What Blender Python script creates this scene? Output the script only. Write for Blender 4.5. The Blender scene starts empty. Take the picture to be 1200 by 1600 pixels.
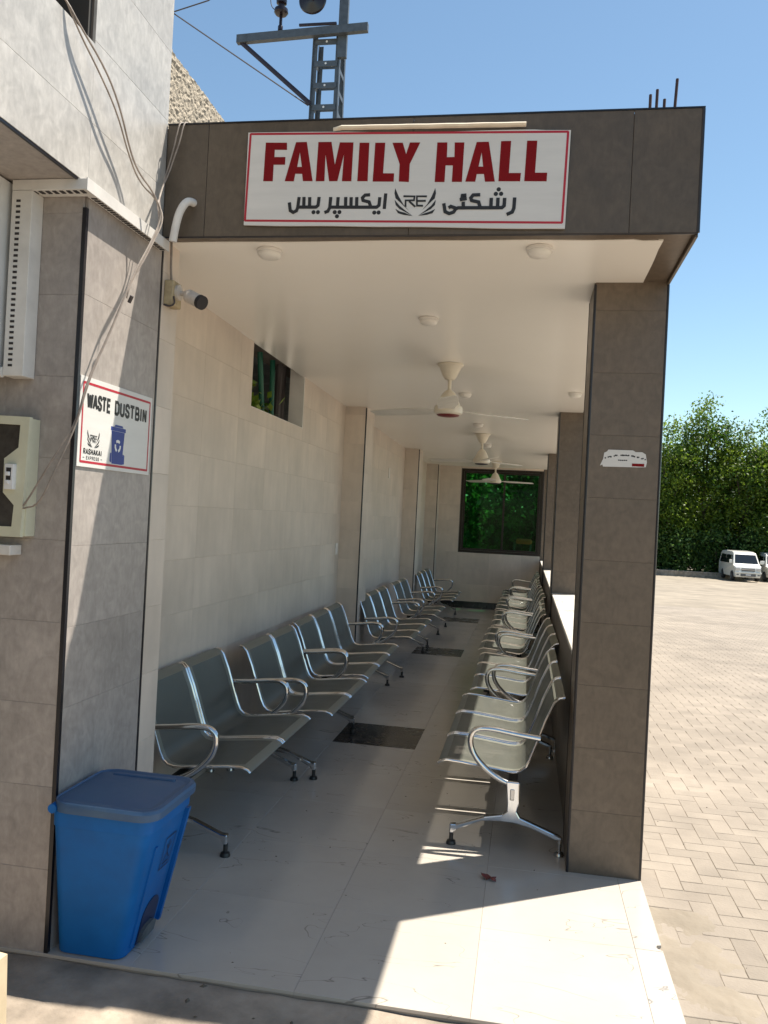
import bpy, bmesh, math, random
import numpy as np
from mathutils import Vector, Matrix

random.seed(7)
rng = np.random.default_rng(7)
SC = bpy.context.scene
COL = SC.collection

# ------------------------------------------------------------------ camera
FPX, YAW, PIT, ROL, CAM_H = 1295.39, 0.1715, 0.0059, 0.0505, 1.7
cam_d = bpy.data.cameras.new('camera')
cam = bpy.data.objects.new('camera', cam_d)
COL.objects.link(cam)
cam_d.sensor_fit = 'VERTICAL'
cam_d.sensor_height = 36.0
cam_d.lens = FPX * 36.0 / 1600.0
cam_d.clip_start = 0.05
cam_d.clip_end = 5000
fw = Vector((-math.sin(YAW) * math.cos(PIT), math.cos(YAW) * math.cos(PIT), math.sin(PIT)))
rt = Vector((math.cos(YAW), math.sin(YAW), 0))
up = rt.cross(fw)
cr, sr = math.cos(ROL), math.sin(ROL)
rt2 = rt * cr + up * sr
up2 = up * cr - rt * sr
m = Matrix((rt2, up2, -fw)).transposed().to_4x4()
m.translation = (0, 0, CAM_H)
cam.matrix_world = m
SC.camera = cam

# ------------------------------------------------------------------ sky, sun, exposure
SUN = Vector((0.369, 0.248, 1.0)).normalized()
elev = math.asin(SUN.z)
azim = math.atan2(SUN.x, SUN.y)
w = bpy.data.worlds.new('World')
SC.world = w
w.use_nodes = True
nt = w.node_tree
bg = nt.nodes['Background']
sky = nt.nodes.new('ShaderNodeTexSky')
sky.sky_type = 'NISHITA'
sky.sun_disc = False
sky.sun_elevation = elev
sky.sun_rotation = azim
sky.altitude = 300
sky.air_density = 1.0
sky.dust_density = 0.3
sky.ozone_density = 1.2
grade = nt.nodes.new('ShaderNodeVectorMath')     # slightly more cyan, as the clear sky in the photograph
grade.operation = 'MULTIPLY'
grade.inputs[1].default_value = (0.985, 1.06, 0.985)
nt.links.new(sky.outputs[0], grade.inputs[0])
nt.links.new(grade.outputs[0], bg.inputs[0])
bg.inputs[1].default_value = 0.085
sl = bpy.data.lights.new('sun', 'SUN')
sl.energy = 5.0
sl.angle = math.radians(0.53)
sl.color = (1.0, 0.92, 0.80)
so = bpy.data.objects.new('sun', sl)
COL.objects.link(so)
so.rotation_euler = (-SUN).to_track_quat('-Z', 'Y').to_euler()
so.location = (6, 4, 16)
SC.view_settings.view_transform = 'Standard'
SC.view_settings.look = 'None'
SC.view_settings.gamma = 1.0
SC.view_settings.exposure = 1.03
SC.render.engine = 'CYCLES'
SC.cycles.use_denoising = True
SC.cycles.max_bounces = 7
SC.cycles.diffuse_bounces = 5
SC.cycles.sample_clamp_indirect = 6.0

# ------------------------------------------------------------------ materials
MATS = {}


def srgb(h):
    return tuple(((c / 255.0 + 0.055) / 1.055) ** 2.4 if c / 255.0 > 0.04045 else c / 255.0 / 12.92 for c in h)


def mk(name, base, rough=0.5, metal=0.0, var=0.12, scale=3.0, detail=5.0, bump=0.0, bscale=60.0, rand=0.0,
       stretch=(1, 1, 1), spec=0.5, rvar=0.0, base2=None, dist=0.0, coat=0.0):
    """Principled material, colour broken up by world-space noise and a little per-object variation."""
    mt = bpy.data.materials.new(name)
    mt.use_nodes = True
    t = mt.node_tree
    N, L = t.nodes, t.links
    p = N['Principled BSDF']
    p.inputs['Roughness'].default_value = rough
    p.inputs['Metallic'].default_value = metal
    p.inputs['Specular IOR Level'].default_value = spec
    p.inputs['Coat Weight'].default_value = coat
    geo = N.new('ShaderNodeNewGeometry')
    mp = N.new('ShaderNodeMapping')
    mp.inputs['Scale'].default_value = stretch
    L.new(geo.outputs['Position'], mp.inputs['Vector'])
    oi = N.new('ShaderNodeObjectInfo')
    vec = mp.outputs[0]
    if rand:
        va = N.new('ShaderNodeVectorMath')
        va.operation = 'ADD'
        sc = N.new('ShaderNodeMath')
        sc.operation = 'MULTIPLY'
        sc.inputs[1].default_value = 37.0
        L.new(oi.outputs['Random'], sc.inputs[0])
        L.new(vec, va.inputs[0])
        L.new(sc.outputs[0], va.inputs[1])
        vec = va.outputs[0]
    nz = N.new('ShaderNodeTexNoise')
    nz.inputs['Scale'].default_value = scale
    nz.inputs['Detail'].default_value = detail
    nz.inputs['Roughness'].default_value = 0.62
    nz.inputs['Distortion'].default_value = dist
    L.new(vec, nz.inputs['Vector'])
    mr = N.new('ShaderNodeMapRange')
    mr.inputs[1].default_value = 0.3
    mr.inputs[2].default_value = 0.7
    mr.inputs[3].default_value = 0.0 if base2 else 1 - var
    mr.inputs[4].default_value = 1.0 if base2 else 1 + var
    L.new(nz.outputs[0], mr.inputs[0])
    if base2:
        mx = N.new('ShaderNodeMix')
        mx.data_type = 'RGBA'
        mx.inputs[6].default_value = (*base, 1)
        mx.inputs[7].default_value = (*base2, 1)
        L.new(mr.outputs[0], mx.inputs[0])
        col = mx.outputs[2]
    else:
        mx = N.new('ShaderNodeVectorMath')
        mx.operation = 'SCALE'
        mx.inputs[0].default_value = base
        L.new(mr.outputs[0], mx.inputs['Scale'])
        col = mx.outputs[0]
    if rand:
        r2 = N.new('ShaderNodeMapRange')
        r2.inputs[3].default_value = 1 - rand
        r2.inputs[4].default_value = 1 + rand
        L.new(oi.outputs['Random'], r2.inputs[0])
        s2 = N.new('ShaderNodeVectorMath')
        s2.operation = 'SCALE'
        L.new(col, s2.inputs[0])
        L.new(r2.outputs[0], s2.inputs['Scale'])
        col = s2.outputs[0]
    L.new(col, p.inputs['Base Color'])
    if rvar:
        r3 = N.new('ShaderNodeMapRange')
        r3.inputs[1].default_value = 0.3
        r3.inputs[2].default_value = 0.7
        r3.inputs[3].default_value = max(0.02, rough - rvar)
        r3.inputs[4].default_value = rough + rvar
        L.new(nz.outputs[0], r3.inputs[0])
        L.new(r3.outputs[0], p.inputs['Roughness'])
    if bump:
        nb = N.new('ShaderNodeTexNoise')
        nb.inputs['Scale'].default_value = bscale
        nb.inputs['Detail'].default_value = 4
        L.new(vec, nb.inputs['Vector'])
        b = N.new('ShaderNodeBump')
        b.inputs['Strength'].default_value = bump
        b.inputs['Distance'].default_value = 0.01
        L.new(nb.outputs[0], b.inputs['Height'])
        L.new(b.outputs[0], p.inputs['Normal'])
    MATS[name] = mt
    mt['col'] = 0
    return mt, col, p, N, L, vec


def M_(n):
    return MATS[n]


# cement-look porcelain, brown-grey
_, col, p, N, L, vec = mk('cement_tile', (0.35, 0.313, 0.288), 0.42, var=0.13, scale=2.3, detail=9, rand=0.03, rvar=0.07, bump=0.02, bscale=25)
# second layer of blotches for the cement tile
n2 = N.new('ShaderNodeTexNoise'); n2.inputs['Scale'].default_value = 14; n2.inputs['Detail'].default_value = 8; n2.inputs['Distortion'].default_value = 1.2
L.new(vec, n2.inputs['Vector'])
r = N.new('ShaderNodeMapRange'); r.inputs[1].default_value = 0.35; r.inputs[2].default_value = 0.68; r.inputs[3].default_value = 0.88; r.inputs[4].default_value = 1.10
L.new(n2.outputs[0], r.inputs[0])
mp3 = N.new('ShaderNodeMapping'); mp3.inputs['Scale'].default_value = (55, 55, 22); L.new(vec, mp3.inputs['Vector'])
n4 = N.new('ShaderNodeTexNoise'); n4.inputs['Scale'].default_value = 1.0; n4.inputs['Detail'].default_value = 6; n4.inputs['Roughness'].default_value = 0.7
L.new(mp3.outputs[0], n4.inputs['Vector'])
r4 = N.new('ShaderNodeMapRange'); r4.inputs[1].default_value = 0.32; r4.inputs[2].default_value = 0.66; r4.inputs[3].default_value = 0.88; r4.inputs[4].default_value = 1.07
L.new(n4.outputs[0], r4.inputs[0])
mm = N.new('ShaderNodeMath'); mm.operation = 'MULTIPLY'; L.new(r.outputs[0], mm.inputs[0]); L.new(r4.outputs[0], mm.inputs[1])
s = N.new('ShaderNodeVectorMath'); s.operation = 'SCALE'; L.new(col, s.inputs[0]); L.new(mm.outputs[0], s.inputs['Scale']); L.new(s.outputs[0], p.inputs['Base Color'])

# darker brown cement tile of the right-hand pillars and the soffit strip
MATS['brown_tile'] = MATS['cement_tile'].copy()
MATS['brown_tile'].name = 'brown_tile'
for n_ in MATS['brown_tile'].node_tree.nodes:
    if n_.type == 'VECT_MATH' and n_.operation == 'SCALE' and not n_.inputs[0].is_linked:
        n_.inputs[0].default_value = (0.138, 0.104, 0.075)

for nm, c_ in (('backlit_fascia_tile', (0.095, 0.072, 0.050)), ('sunlit_upper_tile', (0.46, 0.44, 0.41))):  # backlight darkness put into the fascia colour, sunlit brightness into the upper wall colour
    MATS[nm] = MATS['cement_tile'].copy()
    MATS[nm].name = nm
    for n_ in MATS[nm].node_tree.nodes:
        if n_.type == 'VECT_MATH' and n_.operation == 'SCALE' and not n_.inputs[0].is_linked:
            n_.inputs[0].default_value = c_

# beige interior wall tile, faint vertical streaks
_, col, p, N, L, vec = mk('wall_tile', (0.62, 0.535, 0.455), 0.40, var=0.12, scale=2.0, detail=6, rand=0.03, rvar=0.06)
mp2 = N.new('ShaderNodeMapping'); mp2.inputs['Scale'].default_value = (14, 14, 2.2); L.new(vec, mp2.inputs['Vector'])
n2 = N.new('ShaderNodeTexNoise'); n2.inputs['Scale'].default_value = 1.0; n2.inputs['Detail'].default_value = 7; L.new(mp2.outputs[0], n2.inputs['Vector'])
r = N.new('ShaderNodeMapRange'); r.inputs[1].default_value = 0.3; r.inputs[2].default_value = 0.7; r.inputs[3].default_value = 0.95; r.inputs[4].default_value = 1.04
L.new(n2.outputs[0], r.inputs[0])
s = N.new('ShaderNodeVectorMath'); s.operation = 'SCALE'; L.new(col, s.inputs[0]); L.new(r.outputs[0], s.inputs['Scale']); L.new(s.outputs[0], p.inputs['Base Color'])

# floor porcelain with thin broken veins
_, col, p, N, L, vec = mk('floor_tile', (0.44, 0.405, 0.36), 0.20, var=0.07, scale=1.6, detail=7, rand=0.025, rvar=0.03)
mp2 = N.new('ShaderNodeMapping'); mp2.inputs['Scale'].default_value = (1.6, 5.0, 1.0); L.new(vec, mp2.inputs['Vector'])
n2 = N.new('ShaderNodeTexNoise'); n2.inputs['Scale'].default_value = 0.9; n2.inputs['Detail'].default_value = 3.5; n2.inputs['Distortion'].default_value = 0.7
L.new(mp2.outputs[0], n2.inputs['Vector'])
sub = N.new('ShaderNodeMath'); sub.operation = 'SUBTRACT'; sub.inputs[1].default_value = 0.5; L.new(n2.outputs[0], sub.inputs[0])
ab = N.new('ShaderNodeMath'); ab.operation = 'ABSOLUTE'; L.new(sub.outputs[0], ab.inputs[0])
n3 = N.new('ShaderNodeTexNoise'); n3.inputs['Scale'].default_value = 3.0; L.new(vec, n3.inputs['Vector'])
thr = N.new('ShaderNodeMapRange'); thr.inputs[1].default_value = 0.45; thr.inputs[2].default_value = 0.62; thr.inputs[3].default_value = 0.0001; thr.inputs[4].default_value = 0.0055
L.new(n3.outputs[0], thr.inputs[0])
dv = N.new('ShaderNodeMath'); dv.operation = 'DIVIDE'; dv.use_clamp = True; L.new(ab.outputs[0], dv.inputs[0]); L.new(thr.outputs[0], dv.inputs[1])
r = N.new('ShaderNodeMapRange'); r.inputs[3].default_value = 0.48; r.inputs[4].default_value = 1.0; L.new(dv.outputs[0], r.inputs[0])
s = N.new('ShaderNodeVectorMath'); s.operation = 'SCALE'; L.new(col, s.inputs[0]); L.new(r.outputs[0], s.inputs['Scale']); L.new(s.outputs[0], p.inputs['Base Color'])

mk('black_tile', (0.022, 0.021, 0.020), 0.25, var=0.3, scale=6, rvar=0.08)
mk('grout', (0.30, 0.265, 0.225), 0.9, var=0.15, scale=12)
mk('dark_grout', (0.12, 0.10, 0.085), 0.9, var=0.15, scale=12)
mk('black_trim', (0.012, 0.012, 0.016), 0.28, var=0.2, scale=8)
mk('ceiling_white', (0.95, 0.91, 0.845), 0.27, var=0.02, scale=0.8, bump=0.10, bscale=2.2, spec=0.5)
mk('plaster_white', (0.74, 0.71, 0.67), 0.75, var=0.06, scale=6, bump=0.15, bscale=40)
mk('cap_stone', (0.62, 0.59, 0.54), 0.35, var=0.14, scale=2.0, stretch=(6, 1.2, 1), rvar=0.1)
mk('roughcast', (0.36, 0.31, 0.24), 0.95, var=0.30, scale=40, detail=8, bump=1.0, bscale=55)
mk('concrete', (0.28, 0.235, 0.188), 0.92, var=0.42, scale=4.0, detail=9, bump=0.5, bscale=35)
mk('paver', (0.258, 0.222, 0.182), 0.9, var=0.16, scale=2.2, detail=8, rand=0.025, bump=0.25, bscale=70)
mk('sand', (0.255, 0.218, 0.17), 0.95, var=0.18, scale=0.9, detail=9, bump=0.3, bscale=40)
mk('joint_sand', (0.236, 0.203, 0.165), 0.95, var=0.2, scale=6)
mk('paint_grey', (0.55, 0.56, 0.56), 0.5, var=0.16, scale=3)
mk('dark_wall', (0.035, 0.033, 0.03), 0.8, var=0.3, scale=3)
mk('tray_white', (0.62, 0.60, 0.57), 0.45, var=0.10, scale=9)
mk('slot_dark', (0.03, 0.025, 0.025), 0.8)
mk('sign_white', (0.64, 0.625, 0.60), 0.38, var=0.05, scale=2.5, stretch=(1, 1, 9))
mk('sign_red', (0.20, 0.003, 0.006), 0.7, spec=0.2, var=0.08)
mk('border_red', (0.42, 0.012, 0.03), 0.45, var=0.08)
mk('ink_black', (0.012, 0.011, 0.012), 0.45, var=0.1)
mk('print_blue', (0.018, 0.040, 0.24), 0.45, var=0.12, scale=9)
mk('print_white', (0.75, 0.75, 0.75), 0.5, var=0.03)
mk('foam_cream', (0.72, 0.64, 0.52), 0.8, var=0.1, scale=12)
mk('chrome', (0.70, 0.70, 0.70), 0.13, metal=1.0, var=0.06, scale=14, rvar=0.05)
mk('dull_chrome', (0.50, 0.49, 0.48), 0.25, metal=1.0, var=0.12, scale=14, rvar=0.08)
mk('seat_steel', (0.155, 0.162, 0.138), 0.40, metal=0.0, spec=0.4, var=0.08, scale=7, rvar=0.06)
mk('beam_dark', (0.05, 0.05, 0.05), 0.4, metal=0.6)
mk('rubber', (0.02, 0.02, 0.02), 0.7)
mk('fan_cream', (0.70, 0.64, 0.53), 0.35, var=0.08, scale=12)
mk('fan_blade', (0.66, 0.63, 0.57), 0.38, var=0.08, scale=8)
mk('fan_red', (0.16, 0.025, 0.025), 0.4)
mk('lamp_white', (0.74, 0.71, 0.66), 0.4, var=0.04)
mk('bronze', (0.022, 0.016, 0.012), 0.4, metal=0.3, var=0.2)
mk('bin_blue', (0.004, 0.112, 0.375), 0.5, spec=0.25, var=0.16, scale=5, detail=8, rvar=0.08, bump=0.02)
mk('lid_blue', (0.030, 0.085, 0.19), 0.5, var=0.28, scale=9, detail=9, rvar=0.1, base2=(0.06, 0.12, 0.21))
mk('bin_dark', (0.010, 0.022, 0.075), 0.5)
mk('dust_grey', (0.10, 0.11, 0.12), 0.85, var=0.3, scale=12)
mk('panel_cream', (0.56, 0.55, 0.42), 0.45, var=0.10, scale=7, detail=8)
mk('smoked', (0.05, 0.045, 0.04), 0.18, var=0.4, scale=14)
mk('mcb_white', (0.72, 0.72, 0.72), 0.4)
mk('cam_dirty', (0.40, 0.32, 0.19), 0.55, var=0.25, scale=30)
mk('cam_white', (0.58, 0.52, 0.46), 0.4, var=0.15, scale=20)
mk('cable', (0.25, 0.21, 0.18), 0.6, var=0.25, scale=20)
mk('cable_dark', (0.06, 0.05, 0.05), 0.6)
mk('conduit', (0.62, 0.60, 0.57), 0.5, var=0.1, scale=10)
mk('galv', (0.10, 0.115, 0.13), 0.5, metal=0.35, var=0.2, scale=9)
mk('galv_dark', (0.035, 0.03, 0.045), 0.55, metal=0.3, var=0.2, scale=9)
mk('insulator', (0.018, 0.012, 0.016), 0.2, var=0.2)
mk('rust', (0.05, 0.028, 0.03), 0.8, var=0.3, scale=30)
mk('green_pipe', (0.01, 0.12, 0.075), 0.4, var=0.15)
mk('bark', (0.10, 0.08, 0.06), 0.9, var=0.3, scale=8, bump=0.5, bscale=20)
mk('van_paint', (0.70, 0.69, 0.64), 0.25, var=0.03, coat=0.5)
mk('van_glass', (0.012, 0.014, 0.015), 0.06, spec=0.8)
mk('van_grey', (0.12, 0.12, 0.125), 0.5)
mk('lens', (0.55, 0.56, 0.58), 0.12, metal=0.4)
mk('card', (0.52, 0.42, 0.28), 0.85, var=0.12, scale=10)
mk('wrapper', (0.14, 0.03, 0.025), 0.35, var=0.5, scale=60)
mk('orange_cloth', (0.75, 0.13, 0.04), 0.8, var=0.2, scale=8)
mk('asbestos', (0.20, 0.23, 0.24), 0.8, var=0.2, scale=6)


# broad stains and tyre dust over the yard
for nm in ('paver', 'sand'):
    t = MATS[nm].node_tree
    N, L = t.nodes, t.links
    pr = N['Principled BSDF']
    src = pr.inputs['Base Color'].links[0].from_socket
    g = N.new('ShaderNodeNewGeometry')
    a_ = None
    for sc_, lo, hi, d_ in ((0.45, 0.90, 1.06, 4), (2.4, 0.93, 1.05, 9)):
        z_ = N.new('ShaderNodeTexNoise'); z_.inputs['Scale'].default_value = sc_; z_.inputs['Detail'].default_value = d_; z_.inputs['Distortion'].default_value = 0.6
        L.new(g.outputs['Position'], z_.inputs['Vector'])
        m_ = N.new('ShaderNodeMapRange'); m_.inputs[1].default_value = 0.36; m_.inputs[2].default_value = 0.6; m_.inputs[3].default_value = lo; m_.inputs[4].default_value = hi
        L.new(z_.outputs[0], m_.inputs[0])
        v_ = N.new('ShaderNodeVectorMath'); v_.operation = 'SCALE'
        L.new(src, v_.inputs[0]); L.new(m_.outputs[0], v_.inputs['Scale'])
        src = v_.outputs[0]
    L.new(src, pr.inputs['Base Color'])


def leaf_mat(name, c1, c2, trans, scale=0.9):
    mt = bpy.data.materials.new(name)
    mt.use_nodes = True
    t = mt.node_tree
    N, L = t.nodes, t.links
    for n in list(N):
        N.remove(n)
    out = N.new('ShaderNodeOutputMaterial')
    g = N.new('ShaderNodeNewGeometry')
    nz = N.new('ShaderNodeTexNoise'); nz.inputs['Scale'].default_value = scale; nz.inputs['Detail'].default_value = 3
    L.new(g.outputs['Position'], nz.inputs['Vector'])
    wn = N.new('ShaderNodeMath'); wn.operation = 'ADD'
    L.new(nz.outputs[0], wn.inputs[0])
    rr = N.new('ShaderNodeMapRange'); rr.inputs[3].default_value = -0.25; rr.inputs[4].default_value = 0.25
    L.new(g.outputs['Random Per Island'], rr.inputs[0])
    L.new(rr.outputs[0], wn.inputs[1])
    ramp = N.new('ShaderNodeMapRange'); ramp.inputs[1].default_value = 0.25; ramp.inputs[2].default_value = 0.75
    L.new(wn.outputs[0], ramp.inputs[0])
    mx = N.new('ShaderNodeMix'); mx.data_type = 'RGBA'
    mx.inputs[6].default_value = (*c1, 1); mx.inputs[7].default_value = (*c2, 1)
    L.new(ramp.outputs[0], mx.inputs[0])
    pr = N.new('ShaderNodeBsdfPrincipled'); pr.inputs['Roughness'].default_value = 0.5
    L.new(mx.outputs[2], pr.inputs['Base Color'])
    tr = N.new('ShaderNodeBsdfTranslucent')
    L.new(mx.outputs[2], tr.inputs['Color'])
    ms = N.new('ShaderNodeMixShader'); ms.inputs[0].default_value = trans
    L.new(pr.outputs[0], ms.inputs[1]); L.new(tr.outputs[0], ms.inputs[2])
    L.new(ms.outputs[0], out.inputs['Surface'])
    MATS[name] = mt


leaf_mat('leaf_yard', (0.026, 0.078, 0.008), (0.19, 0.275, 0.024), 0.5, 0.45)
leaf_mat('leaf_deep', (0.012, 0.045, 0.010), (0.15, 0.27, 0.06), 0.55, 1.6)
leaf_mat('leaf_lit', (0.10, 0.20, 0.02), (0.26, 0.36, 0.05), 0.4, 4.0)  # sunlit look put into the creeper's leaf colour

# tinted window glass: thin, seen through, slightly mirroring
mt = bpy.data.materials.new('green_glass')
mt.use_nodes = True
N, L = mt.node_tree.nodes, mt.node_tree.links
for n in list(N):
    N.remove(n)
o_ = N.new('ShaderNodeOutputMaterial')
tr = N.new('ShaderNodeBsdfTransparent'); tr.inputs[0].default_value = (0.30, 0.64, 0.40, 1)
gl = N.new('ShaderNodeBsdfGlossy'); gl.inputs['Roughness'].default_value = 0.03; gl.inputs[0].default_value = (0.8, 0.85, 0.8, 1)
ms = N.new('ShaderNodeMixShader'); ms.inputs[0].default_value = 0.006
L.new(tr.outputs[0], ms.inputs[1]); L.new(gl.outputs[0], ms.inputs[2]); L.new(ms.outputs[0], o_.inputs[0])
MATS['green_glass'] = mt

# ------------------------------------------------------------------ builders
ORG = {}


class MB:
    def __init__(self):
        self.v = []
        self.f = []

    def add(self, vs, fs):
        b = len(self.v)
        self.v += [tuple(x) for x in vs]
        self.f += [tuple(i + b for i in q) for q in fs]
        return self

    def box(self, x0, x1, y0, y1, z0, z1):
        vs = [(x, y, z) for z in (z0, z1) for y in (y0, y1) for x in (x0, x1)]
        return self.add(vs, [(0, 2, 3, 1), (4, 5, 7, 6), (0, 1, 5, 4), (2, 6, 7, 3), (0, 4, 6, 2), (1, 3, 7, 5)])

    def hexa(self, bot, top):
        """bot, top: four points each, counter-clockwise seen from above"""
        return self.add(list(bot) + list(top), [(3, 2, 1, 0), (4, 5, 6, 7), (0, 1, 5, 4), (1, 2, 6, 5), (2, 3, 7, 6), (3, 0, 4, 7)])

    def bbox(self, x0, x1, y0, y1, z0, z1, b=0.004):
        """box with chamfered edges"""
        bm = bmesh.new()
        vs = [bm.verts.new((x, y, z)) for z in (z0, z1) for y in (y0, y1) for x in (x0, x1)]
        for q in [(0, 2, 3, 1), (4, 5, 7, 6), (0, 1, 5, 4), (2, 6, 7, 3), (0, 4, 6, 2), (1, 3, 7, 5)]:
            bm.faces.new([vs[i] for i in q])
        bmesh.ops.bevel(bm, geom=bm.edges[:], offset=b, segments=2, affect='EDGES', profile=0.5)
        bm.verts.index_update()
        self.add([v.co[:] for v in bm.verts], [[v.index for v in f.verts] for f in bm.faces])
        bm.free()
        return self

    def prism(self, poly, fn, a, b):
        """poly: 2D points; fn(u, v, d) -> xyz; extruded from depth a to b"""
        n = len(poly)
        vs = [fn(u, v, a) for u, v in poly] + [fn(u, v, b) for u, v in poly]
        fs = [tuple(range(n)), tuple(range(2 * n - 1, n - 1, -1))]
        fs += [(i, i + n, (i + 1) % n + n, (i + 1) % n) for i in range(n)]
        return self.add(vs, fs)

    def tube(self, pts, r, n=8, cap=True, flat=None):
        pts = [Vector(p) for p in pts]
        rs = r if isinstance(r, (list, tuple)) else [r] * len(pts)
        rings = []
        ref = None
        for i, p in enumerate(pts):
            a = pts[max(i - 1, 0)]
            b = pts[min(i + 1, len(pts) - 1)]
            t = (b - a).normalized()
            if ref is None:
                ref = Vector((0, 0, 1)) if abs(t.z) < 0.9 else Vector((0, 1, 0))
            u = t.cross(ref)
            if u.length < 1e-5:
                u = t.cross(Vector((1, 0, 0)))
            u.normalize()
            ref = u.cross(t).normalized()
            k = 1.0 if flat is None else flat
            rings.append([p + (u * math.cos(2 * math.pi * j / n) * k + ref * math.sin(2 * math.pi * j / n)) * rs[i] for j in range(n)])
        vs = [q for ring in rings for q in ring]
        fs = []
        for i in range(len(pts) - 1):
            for j in range(n):
                k = (j + 1) % n
                fs.append((i * n + j, i * n + k, (i + 1) * n + k, (i + 1) * n + j))
        if cap:
            fs.append(tuple(range(n - 1, -1, -1)))
            fs.append(tuple((len(pts) - 1) * n + j for j in range(n)))
        return self.add(vs, fs)

    def lathe(self, prof, c=(0, 0, 0), n=24, axis='Z'):
        """prof: (radius, height) list along the axis"""
        vs, fs = [], []
        for r_, h in prof:
            for j in range(n):
                a = 2 * math.pi * j / n
                x, y = r_ * math.cos(a), r_ * math.sin(a)
                q = (x, y, h) if axis == 'Z' else ((h, x, y) if axis == 'X' else (y, h, x))
                vs.append((c[0] + q[0], c[1] + q[1], c[2] + q[2]))
        for i in range(len(prof) - 1):
            for j in range(n):
                k = (j + 1) % n
                fs.append((i * n + j, i * n + k, (i + 1) * n + k, (i + 1) * n + j))
        fs.append(tuple(range(n - 1, -1, -1)))
        fs.append(tuple((len(prof) - 1) * n + j for j in range(n)))
        return self.add(vs, fs)

    def stroke(self, pts, wd, fn, d):
        """flat mitred ribbon along 2D points, at depth d"""
        P = [Vector(p) for p in pts]
        if len(P) < 2:
            return self
        e0 = (P[0] - P[1]).normalized() * wd * 0.15
        e1 = (P[-1] - P[-2]).normalized() * wd * 0.15
        P[0] = P[0] + e0
        P[-1] = P[-1] + e1
        vs = []
        for i, p in enumerate(P):
            if i == 0:
                t = (P[1] - p).normalized(); nrm = Vector((-t.y, t.x)); k = 1
            elif i == len(P) - 1:
                t = (p - P[-2]).normalized(); nrm = Vector((-t.y, t.x)); k = 1
            else:
                t0 = (p - P[i - 1]).normalized(); t1 = (P[i + 1] - p).normalized()
                n0 = Vector((-t0.y, t0.x)); n1 = Vector((-t1.y, t1.x))
                nrm = (n0 + n1).normalized(); k = min(1.25, 1 / max(0.5, nrm.dot(n0)))
            for sgn in (1, -1):
                q = p + nrm * (sgn * wd * 0.5 * k)
                vs.append(fn(q.x, q.y, d))
        fs = [(2 * i, 2 * i + 1, 2 * i + 3, 2 * i + 2) for i in range(len(P) - 1)]
        return self.add(vs, fs)

    def disc(self, c, r_, fn, d, n=12):
        vs = [fn(c[0] + r_ * math.cos(2 * math.pi * j / n), c[1] + r_ * math.sin(2 * math.pi * j / n), d) for j in range(n)]
        return self.add(vs, [tuple(range(n))])


def new_mesh(name, v, f, smooth=False, angle=None, fix=True):
    me = bpy.data.meshes.new(name)
    me.from_pydata([tuple(x) for x in v], [], [tuple(q) for q in f])
    if fix:
        bm = bmesh.new()
        bm.from_mesh(me)
        bmesh.ops.recalc_face_normals(bm, faces=bm.faces[:])
        if smooth:
            for fc in bm.faces:
                fc.smooth = True
            if angle:
                for e in bm.edges:
                    if len(e.link_faces) == 2 and e.calc_face_angle(0) > math.radians(angle):
                        e.smooth = False
        bm.to_mesh(me)
        bm.free()
    me.update()
    return me


def obj(name, mb, mat, parent=None, smooth=False, angle=40, label=None):
    v = mb.v
    if parent is not None:
        o = ORG[parent]
    else:
        a = np.array(v)
        o = Vector(((a[:, 0].min() + a[:, 0].max()) / 2, (a[:, 1].min() + a[:, 1].max()) / 2, a[:, 2].min()))
    me = new_mesh(name, [(x - o[0], y - o[1], z - o[2]) for x, y, z in v], mb.f, smooth, angle)
    me.materials.append(M_(mat) if isinstance(mat, str) else mat)
    ob = bpy.data.objects.new(name, me)
    COL.objects.link(ob)
    if parent is not None:
        ob.parent = parent
    else:
        ob.location = o
    ORG[ob] = o
    if label:
        ob['label'] = label
    return ob


def thing(name, label, cat, loc, group=None):
    e = bpy.data.objects.new(name, None)
    e.empty_display_size = 0.1
    COL.objects.link(e)
    e.location = loc
    e['label'] = label
    e['category'] = cat
    if group:
        e['group'] = group
    ORG[e] = Vector(loc)
    return e


def tag(o, label, cat, group=None):
    o['label'] = label
    o['category'] = cat
    if group:
        o['group'] = group
    return o


def structure(o):
    o['kind'] = 'structure'
    return o


def copy_tree(o, parent=None):
    c = o.copy()
    COL.objects.link(c)
    c.parent = parent
    ORG[c] = ORG[o]
    for ch in list(o.children):
        copy_tree(ch, c)
    return c


SLABS = {}


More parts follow.
